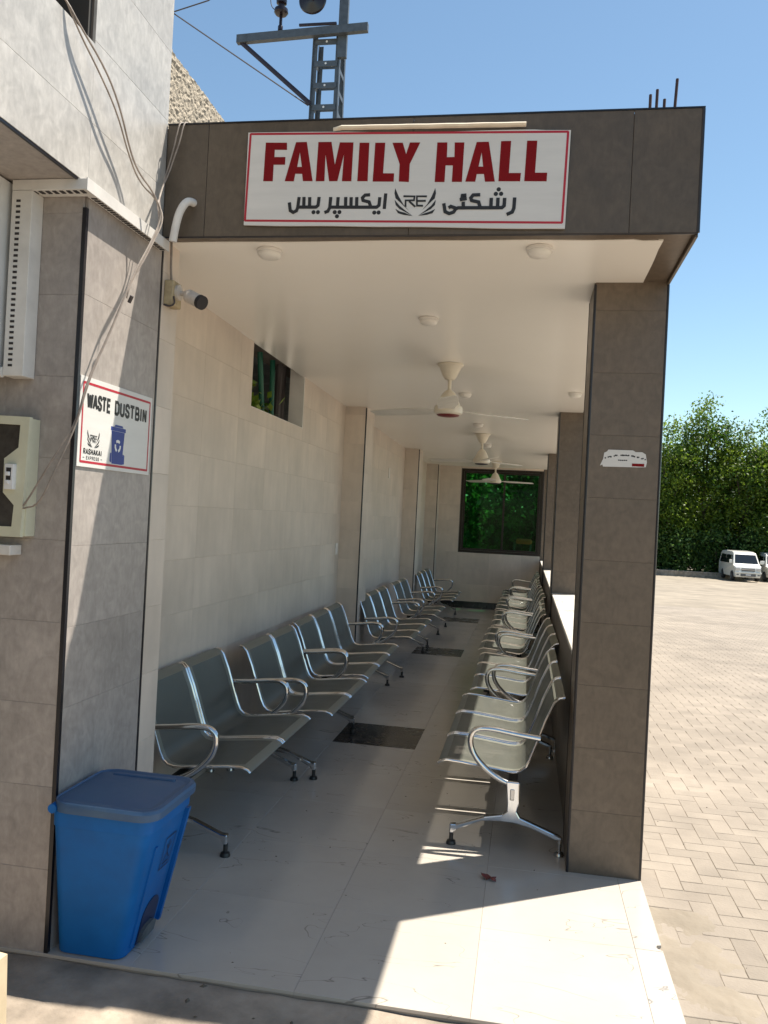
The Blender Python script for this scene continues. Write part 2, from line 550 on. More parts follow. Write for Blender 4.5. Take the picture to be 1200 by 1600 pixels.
def slab(name, mat, parent, normal, u0, u1, v0, v1, face, t=0.012, bev=0.0006):
    """one tile: a chamfered plate whose outer face lies at `face` along `normal`; meshes shared between equal tiles"""
    key = (mat, normal, round(u1 - u0, 3), round(v1 - v0, 3), t)
    if key not in SLABS:
        hu, hv = (u1 - u0) / 2, (v1 - v0) / 2
        b = min(bev, hu * 0.4, hv * 0.4)
        L3 = [(-hu, -hv, -t), (hu, -hv, -t), (hu, hv, -t), (-hu, hv, -t),
              (-hu, -hv, -b), (hu, -hv, -b), (hu, hv, -b), (-hu, hv, -b),
              (-hu + b, -hv + b, 0), (hu - b, -hv + b, 0), (hu - b, hv - b, 0), (-hu + b, hv - b, 0)]
        sg = 1 if normal[0] == '+' else -1
        ax = normal[1]

        def mp_(u, v, d):
            d *= sg
            return (d, u, v) if ax == 'X' else ((u, d, v) if ax == 'Y' else (u, v, d))
        fs = [(0, 1, 2, 3), (8, 9, 10, 11)]
        for a in (0, 4):
            for i in range(4):
                j = (i + 1) % 4
                fs.append((a + i, a + j, a + 4 + j, a + 4 + i))
        me = new_mesh(name, [mp_(*q) for q in L3], fs)
        me.materials.append(M_(mat))
        SLABS[key] = me
    ob = bpy.data.objects.new(name, SLABS[key])
    COL.objects.link(ob)
    ax = normal[1]
    uc, vc = (u0 + u1) / 2, (v0 + v1) / 2
    c = Vector((face, uc, vc) if ax == 'X' else ((uc, face, vc) if ax == 'Y' else (uc, vc, face)))
    ob.parent = parent
    ob.location = c - ORG[parent]
    ORG[ob] = c
    return ob


def cut(rects, hole):
    out = []
    for (a, b, c, d) in rects:
        h0, h1, g0, g1 = hole
        if b <= h0 or a >= h1 or d <= g0 or c >= g1:
            out.append((a, b, c, d))
            continue
        if a < h0:
            out.append((a, h0, c, d))
        if b > h1:
            out.append((h1, b, c, d))
        lo, hi = max(a, h0), min(b, h1)
        if c < g0:
            out.append((lo, hi, c, g0))
        if d > g1:
            out.append((lo, hi, g1, d))
    return out


def tiled(name, mat, parent, normal, us, vs, face, hole=None, gap=0.0003, t=0.012):
    for i in range(len(us) - 1):
        for j in range(len(vs) - 1):
            rs = [(us[i] + gap, us[i + 1] - gap, vs[j] + gap, vs[j + 1] - gap)]
            if hole:
                rs = cut(rs, hole)
            for q in rs:
                if q[1] - q[0] > 0.012 and q[3] - q[2] > 0.012:
                    slab(name, mat, parent, normal, *q, face, t)


def steps(a, first, pitch, b):
    out = [a]
    x = first
    while x < b - 0.02:
        if x > a + 0.02:
            out.append(x)
        x += pitch
    return out + [b]

# ------------------------------------------------------------------ dimensions of the place (metres)
XW, XL, XI, XO = -1.966, -1.696, 0.272, 0.626     # inner wall, pillar face, pillar inner / outer face
YE = 16.3                                          # far wall
FASC, ZT = 3.506, 3.42


def ceil(y):
    return 2.93 - 0.0115 * (y - 4.2)


def gz(y):
    """yard level: falls gently away from the hall"""
    return -0.10 - 0.0247 * min(max(0.0, y - 6.0), 55.0)


# ------------------------------------------------------------------ ground
mb = MB()
ys = [-400, -60, -10, 0, 6, 14, 25, 40, 61, 90, 400, 3000]
xs = [-2500, -200, -30, 0.0, 30, 200, 2500]
for y in ys:
    for x in xs:
        mb.v.append((x, y, gz(y) - 0.03))
nx = len(xs)
for j in range(len(ys) - 1):
    for i in range(nx - 1):
        mb.f.append((j * nx + i, j * nx + i + 1, (j + 1) * nx + i + 1, (j + 1) * nx + i))
ground = structure(obj('ground', mb, 'sand'))

# herringbone pavers of the yard
PW = 0.113
yard = MB()
yard.box(XO - 0.05, 16, -2.5, 6.0, -0.16, -0.1032)
yard.hexa([(XO - 0.05, 6.0, -0.2), (16, 6.0, -0.2), (16, 27, gz(27) - 0.07), (XO - 0.05, 27, gz(27) - 0.07)],
          [(XO - 0.05, 6.0, -0.1032), (16, 6.0, -0.1032), (16, 27, gz(27) - 0.0032), (XO - 0.05, 27, gz(27) - 0.0032)])
pavement = structure(obj('pavement', yard, 'joint_sand'))
PM = {}


def paver_mesh(lx, ly):
    g, h, b = 0.0017, 0.014, 0.0022
    x1, y1 = lx / 2 - g, ly / 2 - g
    v = [(-x1, -y1, -h), (x1, -y1, -h), (x1, y1, -h), (-x1, y1, -h),
         (-x1, -y1, -b), (x1, -y1, -b), (x1, y1, -b), (-x1, y1, -b),
         (-x1 + b, -y1 + b, 0), (x1 - b, -y1 + b, 0), (x1 - b, y1 - b, 0), (-x1 + b, y1 - b, 0)]
    f = [(8, 9, 10, 11)]
    for a in (0, 4):
        for i in range(4):
            j = (i + 1) % 4
            f.append((a + i, a + j, a + 4 + j, a + 4 + i))
    return v, f


for k in ('h', 'v'):
    v, f = paver_mesh(2 * PW if k == 'h' else PW, PW if k == 'h' else 2 * PW)
    me = new_mesh('paver', v, f)
    me.materials.append(M_('paver'))
    PM[k] = (me, v, f)
near, far = [], []
x00, y00 = XO + 0.012, 1.0
for a in range(0, 130):
    for b in range(-30, 230):
        k = (a - b) % 4
        if k not in (0, 3):
            continue
        kind = 'h' if k == 0 else 'v'
        cx = x00 + (a + (1 if k == 0 else 0.5)) * PW
        cy = y00 + (b + (0.5 if k == 0 else 1)) * PW
        if cx > 15.8 or cy > 26.6:
            continue
        if cy > 12 and cx > 6 + (cy - 12) * 0.75:
            continue
        if cy < 8 and cx > 6.5:
            continue
        near.append((cx, cy, kind))
vis = lambda q: (q[0] < 0.23 * q[1] + 0.35) and q[1] > 2.6
near.sort(key=lambda q: (0 if vis(q) else 1, q[1]))
for i, (cx, cy, kind) in enumerate(near):
    me, v, f = PM[kind]
    dz = random.uniform(-0.001, 0.001)
    if i < 298:
        o = bpy.data.objects.new('paver', me)
        COL.objects.link(o)
        o.parent = pavement
        o.location = Vector((cx, cy, gz(cy) + dz)) - ORG[pavement]
        o.rotation_euler = (random.uniform(-.006, .006), random.uniform(-.006, .006), random.uniform(-.012, .012))
    else:
        far.append((cx, cy, kind, dz))
fv, ff = [], []
for cx, cy, kind, dz in far:
    _, v, f = PM[kind]
    b = len(fv)
    s0 = gz(cy) + dz
    tx, ty = random.uniform(-.006, .006), random.uniform(-.006, .006)
    fv += [(cx + q[0], cy + q[1], s0 + q[2] + q[0] * tx + q[1] * ty) for q in v]
    ff += [tuple(i + b for i in q) for q in f]
o_ = ORG[pavement]
me = new_mesh('paver_field', [(x - o_[0], y - o_[1], z - o_[2]) for x, y, z in fv], ff, fix=False)
me.materials.append(M_('paver'))
o = bpy.data.objects.new('paver_field', me)
COL.objects.link(o)
o.parent = pavement
o['kind'] = 'stuff'


# rough concrete apron in front of the hall, and a smear of mortar along the slab edge
def rough_sheet(x0, x1, y0, y1, z, amp, nx_, ny_, edge=0.0, seed=1):
    from mathutils import noise
    mb_ = MB()
    for j in range(ny_ + 1):
        for i in range(nx_ + 1):
            x = x0 + (x1 - x0) * i / nx_
            y = y0 + (y1 - y0) * j / ny_
            h = noise.fractal(Vector((x * (6 if edge else 3) + seed, y * (6 if edge else 3), 0.3)), .8 if edge else 1.0, 2.0, 5) * amp
            ex = 0
            if edge and i == nx_:
                ex = noise.noise(Vector((y * 4, seed, 0))) * edge
            dz = 0
            if edge:
                dz = -max(0.0, (i / nx_ - 0.55) / 0.45) ** 1.5 * 0.015
            mb_.v.append((x + ex, y, z + h + dz))
    n = nx_ + 1
    for j in range(ny_):
        for i in range(nx_):
            mb_.f.append((j * n + i, j * n + i + 1, (j + 1) * n + i + 1, (j + 1) * n + i))
    return mb_


structure(obj('concrete_apron', rough_sheet(-3.2, XO - 0.004, -1.5, 2.869, -0.019, 0.009, 120, 120), 'concrete', smooth=True, angle=None))
structure(obj('mortar_smear', rough_sheet(XO + 0.002, XO + 0.42, -1.0, 4.15, -0.0985, 0.009, 60, 420, edge=0.10, seed=4), 'sand', smooth=True, angle=None))

# tiled hall floor
mb = MB()
mb.box(-2.0, XO - 0.003, 2.874, YE + 0.3, -0.2, -0.0135)
hall_floor = structure(obj('hall_floor', mb, 'grout'))
FX = [-1.99, -1.36, -0.735, -0.11, 0.515]
FY = [2.87, 3.52, 4.155, 4.79, 5.43, 6.08, 6.70]
FY += [6.70 + 0.6133 * i for i in range(1, 7)] + [10.99]
FY += [10.99 + 0.59 * i for i in range(1, 6)] + [14.55]
FY += [15.15, 15.75, YE]
for i in range(len(FX) - 1):
    for j in range(len(FY) - 1):
        black = i == 1 and (abs(FY[j] - 6.08) < .05 or abs(FY[j] - 10.38) < .05 or abs(FY[j] - 13.94) < .05)
        slab('floor_tile', 'black_tile' if black else 'floor_tile', hall_floor, '+Z', FX[i] + .0004, FX[i + 1] - .0004, FY[j] + .0004, FY[j + 1] - .0004, 0.0, bev=0.0009)
for j in range(len(FY) - 1):
    if j == 1:
        continue
    slab('edge_tile', 'floor_tile', hall_floor, '+Z', 0.5155, XO, FY[j] + .0004, FY[j + 1] - .0004, 0.0, bev=0.0009)
mb = MB()      # the strip tile with a chip broken out of its outer edge
mb.prism([(0.516, 3.521), (XO, 3.521), (XO, 3.528), (0.610, 3.535), (0.603, 3.552), (0.608, 3.568), (XO, 3.574), (XO, 4.154), (0.516, 4.154)],
         lambda u, v, d: (u, v, d), -0.012, 0.0)
obj('edge_tile', mb, 'floor_tile', hall_floor)

# ------------------------------------------------------------------ the hall
hall = thing('waiting_hall', 'open-fronted waiting hall with grey tiled pillars, fascia and pale ceiling', 'hall', (-0.67, 3.5, 0))
# left wall with the high opening
OP = (5.62, 6.98, 2.437, 3.2)
mb = MB()
mb.box(-2.098, XW - 0.012, 3.72, YE + 0.3, 0.0, OP[2])
mb.box(-2.098, XW - 0.012, 3.72, OP[0], OP[2], 3.0)
mb.box(-2.098, XW - 0.012, OP[1], YE + 0.3, OP[2], 3.0)
wall = obj('side_wall', mb, 'grout', hall)
PIL = [(8.64, 9.08), (13.06, 13.48), (15.98, YE)]
segs = [(3.72, 8.64), (9.08, 13.06), (13.48, 15.98)]
vz = [0.0] + [0.155 + 0.31 * k for k in range(0, 9)] + [2.955]
for a, b in segs:
    us = steps(a, 3.51 if a < 4 else a + 0.40, 0.62, b)
    if a < 4:
        us = steps(a, 4.132, 0.62, b)
    tiled('wall_tile', 'wall_tile', wall, '+X', us, vz, XW, hole=(OP[0] - .004, OP[1] + .004, OP[2] - .002, 3.3))
mb = MB()          # white reveal of the opening, with a ragged plaster edge on top
mb.box(-2.096, XW + 0.001, OP[1] - 0.012, OP[1] + 0.004, OP[2] - 0.012, 2.95)
mb.box(-2.096, XW - 0.001, OP[0], OP[1] - 0.012, OP[2] - 0.012, OP[2] + 0.002)
obj('reveal', mb, 'plaster_white', wall)
pts = []
for i in range(60):
    y = 3.75 + i * 0.21
    if OP[0] - 0.05 < y < OP[1] + 0.05:
        continue
    pts.append(y)
fil = [MB(), MB()]
for y in pts:
    mb = fil[0 if y < 6.3 else 1]
    h = random.uniform(0.006, 0.022)
    z = ceil(y) - 0.004
    mb.add([(XW - .002, y - .10, z), (XW - .002, y + .105, z), (XW - .002, y + .09, z - h), (XW - .002, y - .09, z - h * random.uniform(.6, 1.3)),
            (XW + .012, y - .10, z), (XW + .012, y + .105, z), (XW + .003, y + .09, z - h), (XW + .003, y - .09, z - h)],
           [(4, 5, 6, 7), (0, 4, 7, 3), (3, 7, 6, 2), (1, 2, 6, 5)])


for mb in fil:
    obj('plaster_fillet', mb, 'plaster_white', wall)
pv = [0.308 * k for k in range(0, 10)]


def pilaster(x0, x1, y0, y1, mat_front, mat_side, first=False):
    mb_ = MB().box(x0, x1 - 0.012, y0 + 0.012, y1 - 0.004, 0, ceil(y0) + 0.02)
    p_ = obj('pilaster', mb_, 'grout', hall)
    vz_ = pv + [ceil(y0) + 0.01]
    tiled('pilaster_tile', mat_side, p_, '+X', [y0 + (0 if first else 0.012), y1], vz_, x1)
    if not first:
        tiled('pilaster_tile', mat_front, p_, '-Y', [x0 + 0.3, x1 - 0.012], vz_, y0)
        tr_ = MB().tube([(x1 - 0.006, y0 + 0.006, 0), (x1 - 0.006, y0 + 0.006, ceil(y0) - 0.03)], 0.0085, 8)
        obj('corner_trim', tr_, 'black_trim', p_)


pilaster(-2.28, XL + 0.002, 3.545, 3.715, 'wall_tile', 'wall_tile', first=True)
for a, b in PIL:
    pilaster(-2.28, -1.735, a, b, 'wall_tile', 'wall_tile')


# right-hand pillars
def pillar(y0, y1):
    z1 = ceil(y0) + 0.03
    mb_ = MB().box(XI + 0.012, XO - 0.012, y0 + 0.012, y1 - 0.012, -0.19, z1)
    p_ = obj('pillar', mb_, 'dark_grout', hall)
    vz_ = [-0.11] + pv + [z1]
    vz_ = [-0.11] + pv[1:] + [z1]
    tiled('pillar_tile', 'brown_tile', p_, '-Y', [XI + 0.006, XO - 0.006], [0.0] + pv[1:] + [z1], y0)
    tiled('pillar_tile', 'brown_tile', p_, '+Y', [XI + 0.006, XO - 0.006], [0.0] + pv[1:] + [z1], y1)
    tiled('pillar_tile', 'brown_tile', p_, '-X', [y0 + 0.013, y1 - 0.013], [0.0] + pv[1:] + [z1], XI)
    tiled('pillar_tile', 'brown_tile', p_, '+X', [y0 + 0.013, y1 - 0.013], vz_, XO)
    for x, y in ((XI, y0), (XO, y0), (XI, y1), (XO, y1)):
        sx = 0.005 if x == XI else -0.005
        sy = 0.005 if y == y0 else -0.005
        t_ = MB().tube([(x + sx, y + sy, -0.11 if x == XO else 0.0), (x + sx, y + sy, z1 - 0.06)], 0.0075, 8)
        obj('corner_trim', t_, 'black_trim', p_)
    return p_


PY = [(4.2, 4.56), (8.63, 8.99), (13.06, 13.42), (YE, YE + 0.35)]
for a, b in PY:
    pillar(a, b)

# low parapet between the pillars, with a stone cap
for (a, b) in ((4.56, 8.63), (8.99, 13.06), (13.42, YE)):
    mb = MB().box(0.299, 0.596, a + .001, b - .001, -0.19, 0.985)
    pw = obj('parapet', mb, 'dark_grout', hall)
    tiled('parapet_tile', 'brown_tile', pw, '-X', steps(a + .002, a + .62, .62, b - .002), [0.0, 0.31, 0.62, 0.985], 0.288)
    tiled('parapet_tile', 'brown_tile', pw, '+X', steps(a + .002, a + .62, .62, b - .002), [-0.11, 0.31, 0.62, 0.985], 0.607)
    for u0, u1 in zip(steps(a + .003, a + 1.02, 1.02, b - .003)[:-1], steps(a + .003, a + 1.02, 1.02, b - .003)[1:]):
        slab('cap_slab', 'cap_stone', pw, '+Z', 0.28, 0.616, u0 + .001, u1 - .001, 1.012, t=0.026, bev=0.003)

# roof core, fascia panels, soffit strips, ceiling
mb = MB().box(-2.28, XO - 0.012, FASC + 0.012, YE + 0.33, 2.965, ZT - 0.01)
roof = obj('roof', mb, 'dark_grout', hall)
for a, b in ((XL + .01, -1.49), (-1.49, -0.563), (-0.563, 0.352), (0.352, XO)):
    slab('fascia_panel', 'backlit_fascia_tile', roof, '-Y', a + .001, b - .001, 2.915, ZT, FASC)
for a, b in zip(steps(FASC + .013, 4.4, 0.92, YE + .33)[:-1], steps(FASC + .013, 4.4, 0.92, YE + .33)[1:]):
    slab('fascia_panel', 'backlit_fascia_tile', roof, '+X', a + .001, b - .001, 2.90, ZT, XO)
mb = MB()          # thin metal edge along the top and the outer corner of the fascia
mb.box(XL + .01, XO + .003, FASC - .003, FASC + .02, ZT + .0005, ZT + .007)
mb.tube([(XO - .003, FASC + .004, 2.915), (XO - .003, FASC + .004, ZT)], 0.008, 8)
mb.tube([(XL + .02, FASC + .006, 2.914), (XO - .002, FASC + .006, 2.914)], 0.006, 6)
obj('edge_trim', mb, 'black_trim', roof)
mb = MB()
n = 16
for i in range(n):
    a = FASC + .018 + (YE - FASC) * i / n
    b = FASC + .018 + (YE - FASC) * (i + 1) / n - .002
    mb.hexa([(0.485, a, ceil(a) - .014), (XO - .014, a, ceil(a) - .014), (XO - .014, b, ceil(b) - .014), (0.485, b, ceil(b) - .014)],
            [(0.485, a, 2.97), (XO - .014, a, 2.97), (XO - .014, b, 2.97), (0.485, b, 2.97)])
mb.box(-1.98, 0.484, FASC + .018, 3.66, 2.92, 2.968)
obj('soffit_strip', mb, 'brown_tile', roof)
from mathutils import noise as mnoise
mb = MB()
bot, top = [], []
N_ = 60
front = []
for i in range(N_ + 1):
    x = -1.98 + (0.505 + 1.98) * i / N_
    front.append((x, 3.595 + 0.018 * mnoise.noise(Vector((x * 2.3, 1, 0))) + (0.02 if i > N_ - 3 else 0)))
right = []
for i in range(1, 121):
    y = 3.62 + (YE - 3.62) * i / 120
    right.append((0.503 + 0.010 * mnoise.noise(Vector((y * 2.1, 5, 0))), y))
outline = front + right + [(-1.98, YE)]
n = len(outline)
vs = [(x, y, ceil(y) - .020) for x, y in outline] + [(x, y, ceil(y) + .012) for x, y in outline]
# strip mesh so that the ceiling stays a clean sheet: triangulated by columns
fs = [tuple(range(n)), ]
fs += [(i, i + n, (i + 1) % n + n, (i + 1) % n) for i in range(n)]
mb.add(vs, fs)
obj('ceiling', mb, 'ceiling_white', hall)

# far wall, skirting, window
WX0, WX1, WZ0, WZ1 = -1.312, 0.268, 1.085, 2.735
mb = MB()
mb.box(-1.98, WX0, YE + .012, YE + .25, 0, 2.96)
mb.box(WX1, XI - .001, YE + .012, YE + .25, 0, 2.96)
mb.box(WX0, WX1, YE + .012, YE + .25, 0, WZ0)
mb.box(WX0, WX1, YE + .012, YE + .25, WZ1, 2.96)
ew = obj('end_wall', mb, 'grout', hall)
tiled('wall_tile', 'wall_tile', ew, '-Y', [-1.735, -1.32, -0.70, -0.08, XI], [0.13] + vz[1:-1] + [2.83], YE, hole=(WX0, WX1, WZ0, WZ1))
obj('skirting', MB().box(-1.735, XI, YE - .002, YE + .011, 0.0, 0.128), 'black_tile', ew)
win = obj('window', MB().box(WX0, WX1, YE + .02, YE + .10, WZ0, WZ0 + .05).box(WX0, WX1, YE + .02, YE + .10, WZ1 - .05, WZ1)
          .box(WX0, WX0 + .05, YE + .02, YE + .10, WZ0 + .05, WZ1 - .05).box(WX1 - .05, WX1, YE + .02, YE + .10, WZ0 + .05, WZ1 - .05), 'bronze', hall, label='dark bronze sliding window with green tinted panes')
xm = -0.47
for k, (a, b) in enumerate(((WX0 + .052, xm + .02), (xm - .02, WX1 - .052))):
    yy = YE + .035 + .026 * k
    f = MB()
    f.box(a, b, yy, yy + .02, WZ0 + .052, WZ0 + .09).box(a, b, yy, yy + .02, WZ1 - .09, WZ1 - .052)
    f.box(a, a + .038, yy, yy + .02, WZ0 + .09, WZ1 - .09).box(b - .038, b, yy, yy + .02, WZ0 + .09, WZ1 - .09)
    obj('sash', f, 'bronze', win)
    obj('pane', MB().box(a + .038, b - .038, yy + .008, yy + .012, WZ0 + .09, WZ1 - .09), 'green_glass', win)
# end of the parapet side: nothing but the pillar; small socket plates on the side wall
for (y, z) in ((8.50, 1.34),):
    tag(obj('socket_plate', MB().bbox(XW + .001, XW + .012, y - .045, y + .045, z - .06, z + .06, .003), 'plaster_white'),
        'small white socket plate on the tiled left wall before the pilaster', 'socket')
tag(obj('switch_plate', MB().bbox(XW + .001, XW + .010, 11.55, 11.63, 2.25, 2.40, .003), 'plaster_white'),
    'pale blank plate high on the left wall between the first two pilasters', 'socket')

# reinforcing bars sticking out of the roof over the first pillar
for k, (x, y, h, lean) in enumerate(((0.505, 4.30, 3.885, .0), (0.535, 4.33, 3.925, .006), (0.575, 4.34, 3.88, .004), (0.610, 4.31, 3.965, .022))):
    tag(obj('reinforcing_bar', MB().tube([(x, y, ZT - .05), (x + lean * .5, y, (h + ZT) / 2), (x + lean, y, h)], 0.0075, 6), 'rust'),
        ['leftmost short steel bar sticking up from the roof corner', 'tall steel bar second from left on the roof corner',
         'shortest steel bar, third from left on the roof corner', 'tallest steel bar, rightmost on the roof corner'][k], 'steel bar', 'bars on the roof corner')

# ------------------------------------------------------------------ adjoining building on the left
adj = thing('adjoining_building', 'grey tiled building on the left with corner pillar and overhanging upper wall', 'building', (-2.2, 2.9, -0.05))
mb = MB().box(-2.42, XL - .012, 2.888, 3.53, -0.2, 2.90)
ap = obj('pillar', mb, 'dark_grout', adj)
pz = [-0.06] + [0.31 * k for k in range(1, 10)] + [2.895]
tiled('pillar_tile', 'cement_tile', ap, '-Y', [-2.41, -1.99, XL - .012], pz, 2.876)
tiled('pillar_tile', 'cement_tile', ap, '+X', [2.892, 3.53], [-0.03, 0.30, 0.913, 1.22, 1.53, 1.84, 2.15, 2.489, 2.895], XL)
obj('corner_trim', MB().box(XL - .013, XL + .003, 2.8735, 2.8905, -0.06, 2.81), 'black_trim', ap)
obj('corner_trim', MB().box(XL - .010, XL + .003, 3.531, 3.5435, 0.0, 2.90), 'black_trim', ap)
# upper wall with a recessed opening
UO = (1.0, 2.866, 3.425, 4.7)
mb = MB()
XU = -1.690
mb.box(-2.1, XU - .012, -4, 3.50, 2.905, UO[2])
mb.box(-2.1, XU - .012, UO[1], 3.50, UO[2], 7.0)
mb.box(-2.1, XU - .012, -4, UO[0], UO[2], 7.0)
mb.box(-2.1, XU - .012, UO[0], UO[1], UO[3], 7.0)
uw = obj('upper_wall', mb, 'dark_grout', adj)
tiled('wall_panel', 'sunlit_upper_tile', uw, '+X', [-4, -1.5, 0.41, 1.03, 1.65, 2.27, 2.868, 3.512], [2.895, 3.13, 3.44, 3.75, 4.37, 4.99, 5.6, 7.0], XU, hole=(UO[0] - .002, UO[1] + .002, UO[2], UO[3]))
tiled('wall_panel', 'sunlit_upper_tile', uw, '+Y', [-2.1, XU - .012], [3.43, 4.06, 4.68, 5.3, 5.9, 7.0], 3.512)
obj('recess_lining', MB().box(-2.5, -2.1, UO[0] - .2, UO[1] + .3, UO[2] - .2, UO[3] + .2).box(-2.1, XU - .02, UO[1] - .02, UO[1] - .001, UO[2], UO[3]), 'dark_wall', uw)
obj('recess_soffit', MB().box(-2.1, XU - .014, UO[0], UO[1] - .02, UO[3] - .03, UO[3] - .001), 'concrete', uw)
mb = MB().box(-3.4, XU - .013, -4, 2.870, 2.892, 2.904)
obj('soffit', mb, 'cement_tile', adj)
obj('soffit_edge', MB().box(XU - .012, XU - .002, -4, 2.874, 2.886, 2.894), 'black_trim', adj)
obj('lower_wall', MB().box(-2.9, -2.40, -4, 2.87, -0.2, 2.89), 'concrete', adj)
obj('header_box', MB().bbox(-2.395, -1.972, 0.5, 2.868, 2.185, 2.885, .004), 'paint_grey', adj, label='pale grey boxed header under the overhang')

# rough-cast parapet of the building behind
mb = MB()
x0, n1, n2 = -1.90, 240, 48
for j in range(n2 + 1):
    for i in range(n1 + 1):
        y = 3.535 + 3.0 * i / n1
        z = 3.43 + 0.59 * j / n2
        d = mnoise.fractal(Vector((y * 40, z * 40, 2)), .9, 2.1, 4) * .008
        if 0.14 < (z - 3.43) < 0.22:
            d = 0.012
        mb.v.append((x0 + d, y, z + (mnoise.noise(Vector((y * 9, 1, 1))) * .012 if j == n2 else 0)))
for j in range(n2):
    for i in range(n1):
        a = j * (n1 + 1) + i
        mb.f.append((a, a + 1, a + n1 + 2, a + n1 + 1))
b0 = len(mb.v)
for i in range(n1 + 1):
    q = mb.v[n2 * (n1 + 1) + i]
    mb.v.append((-2.25, q[1], q[2] - .01))
for i in range(n1):
    a = n2 * (n1 + 1) + i
    mb.f.append((a, a + 1, b0 + i + 1, b0 + i))
mb.box(-2.25, -1.925, 3.54, 6.53, 3.425, 3.98)
tag(obj('roughcast_wall', mb, 'roughcast'), 'rough cream plaster wall rising above the hall roof beside the grey wall', 'wall')

# ------------------------------------------------------------------ waiting benches
# local axes: x along the row, y from seat front (0) to backrest (+), z up
PROF = [(0.0, .404), (.012, .416), (.045, .428), (.12, .424), (.25, .410), (.36, .397), (.40, .396), (.435, .404), (.462, .428),
        (.482, .470), (.512, .555), (.555, .682), (.595, .775), (.620, .800), (.648, .806)]


def offset_prof(d, lo=0, hi=None):
    out = []
    P = PROF
    for i, (a, b) in enumerate(P):
        p0 = P[max(i - 1, 0)]
        p1 = P[min(i + 1, len(P) - 1)]
        t = Vector((p1[0] - p0[0], p1[1] - p0[1])).normalized()
        out.append((a - t.y * d, b + t.x * d))
    return out


def shell(x0, x1, d0, d1, i0=0, i1=None):
    A = offset_prof(d0)[i0:i1]
    B = offset_prof(d1)[i0:i1]
    n_ = len(A)
    vs = [(x0, a, b) for a, b in A] + [(x1, a, b) for a, b in A] + [(x0, a, b) for a, b in B] + [(x1, a, b) for a, b in B]
    fs = []
    for i in range(n_ - 1):
        fs.append((i, i + 1, n_ + i + 1, n_ + i))
        fs.append((2 * n_ + i, 3 * n_ + i, 3 * n_ + i + 1, 2 * n_ + i + 1))
        fs.append((i, 2 * n_ + i, 2 * n_ + i + 1, i + 1))
        fs.append((n_ + i, n_ + i + 1, 3 * n_ + i + 1, 3 * n_ + i))
    fs.append((0, n_, 3 * n_, 2 * n_))
    fs.append((n_ - 1, 3 * n_ - 1, 4 * n_ - 1, 2 * n_ - 1))
    return vs, fs


def smooth_pts(pts, k=3):
    P = [Vector(p) for p in pts]
    for _ in range(k):
        Q = [P[0]]
        for a, b in zip(P[:-1], P[1:]):
            Q += [a * .75 + b * .25, a * .25 + b * .75]
        Q.append(P[-1])
        P = Q
    return P


PITCH, WID = 0.588, 0.566


def perforated():
    """sheet steel pierced by a fine regular grid of holes"""
    mt_ = MATS['seat_steel'].copy()
    mt_.name = 'perforated_steel'
    t = mt_.node_tree
    N, L = t.nodes, t.links
    pr = N['Principled BSDF']
    out = [n for n in N if n.type == 'OUTPUT_MATERIAL'][0]
    for n in N:
        if n.type == 'VECT_MATH' and n.operation == 'SCALE' and not n.inputs[0].is_linked:
            n.inputs[0].default_value = (0.105, 0.111, 0.096)
    tp = N.new('ShaderNodeBsdfTransparent')      # the holes, far too fine to resolve one by one
    ms_ = N.new('ShaderNodeMixShader')
    ms_.inputs[0].default_value = 0.28
    L.new(pr.outputs[0], ms_.inputs[1]); L.new(tp.outputs[0], ms_.inputs[2]); L.new(ms_.outputs[0], out.inputs['Surface'])
    MATS['perforated_steel'] = mt_


perforated()


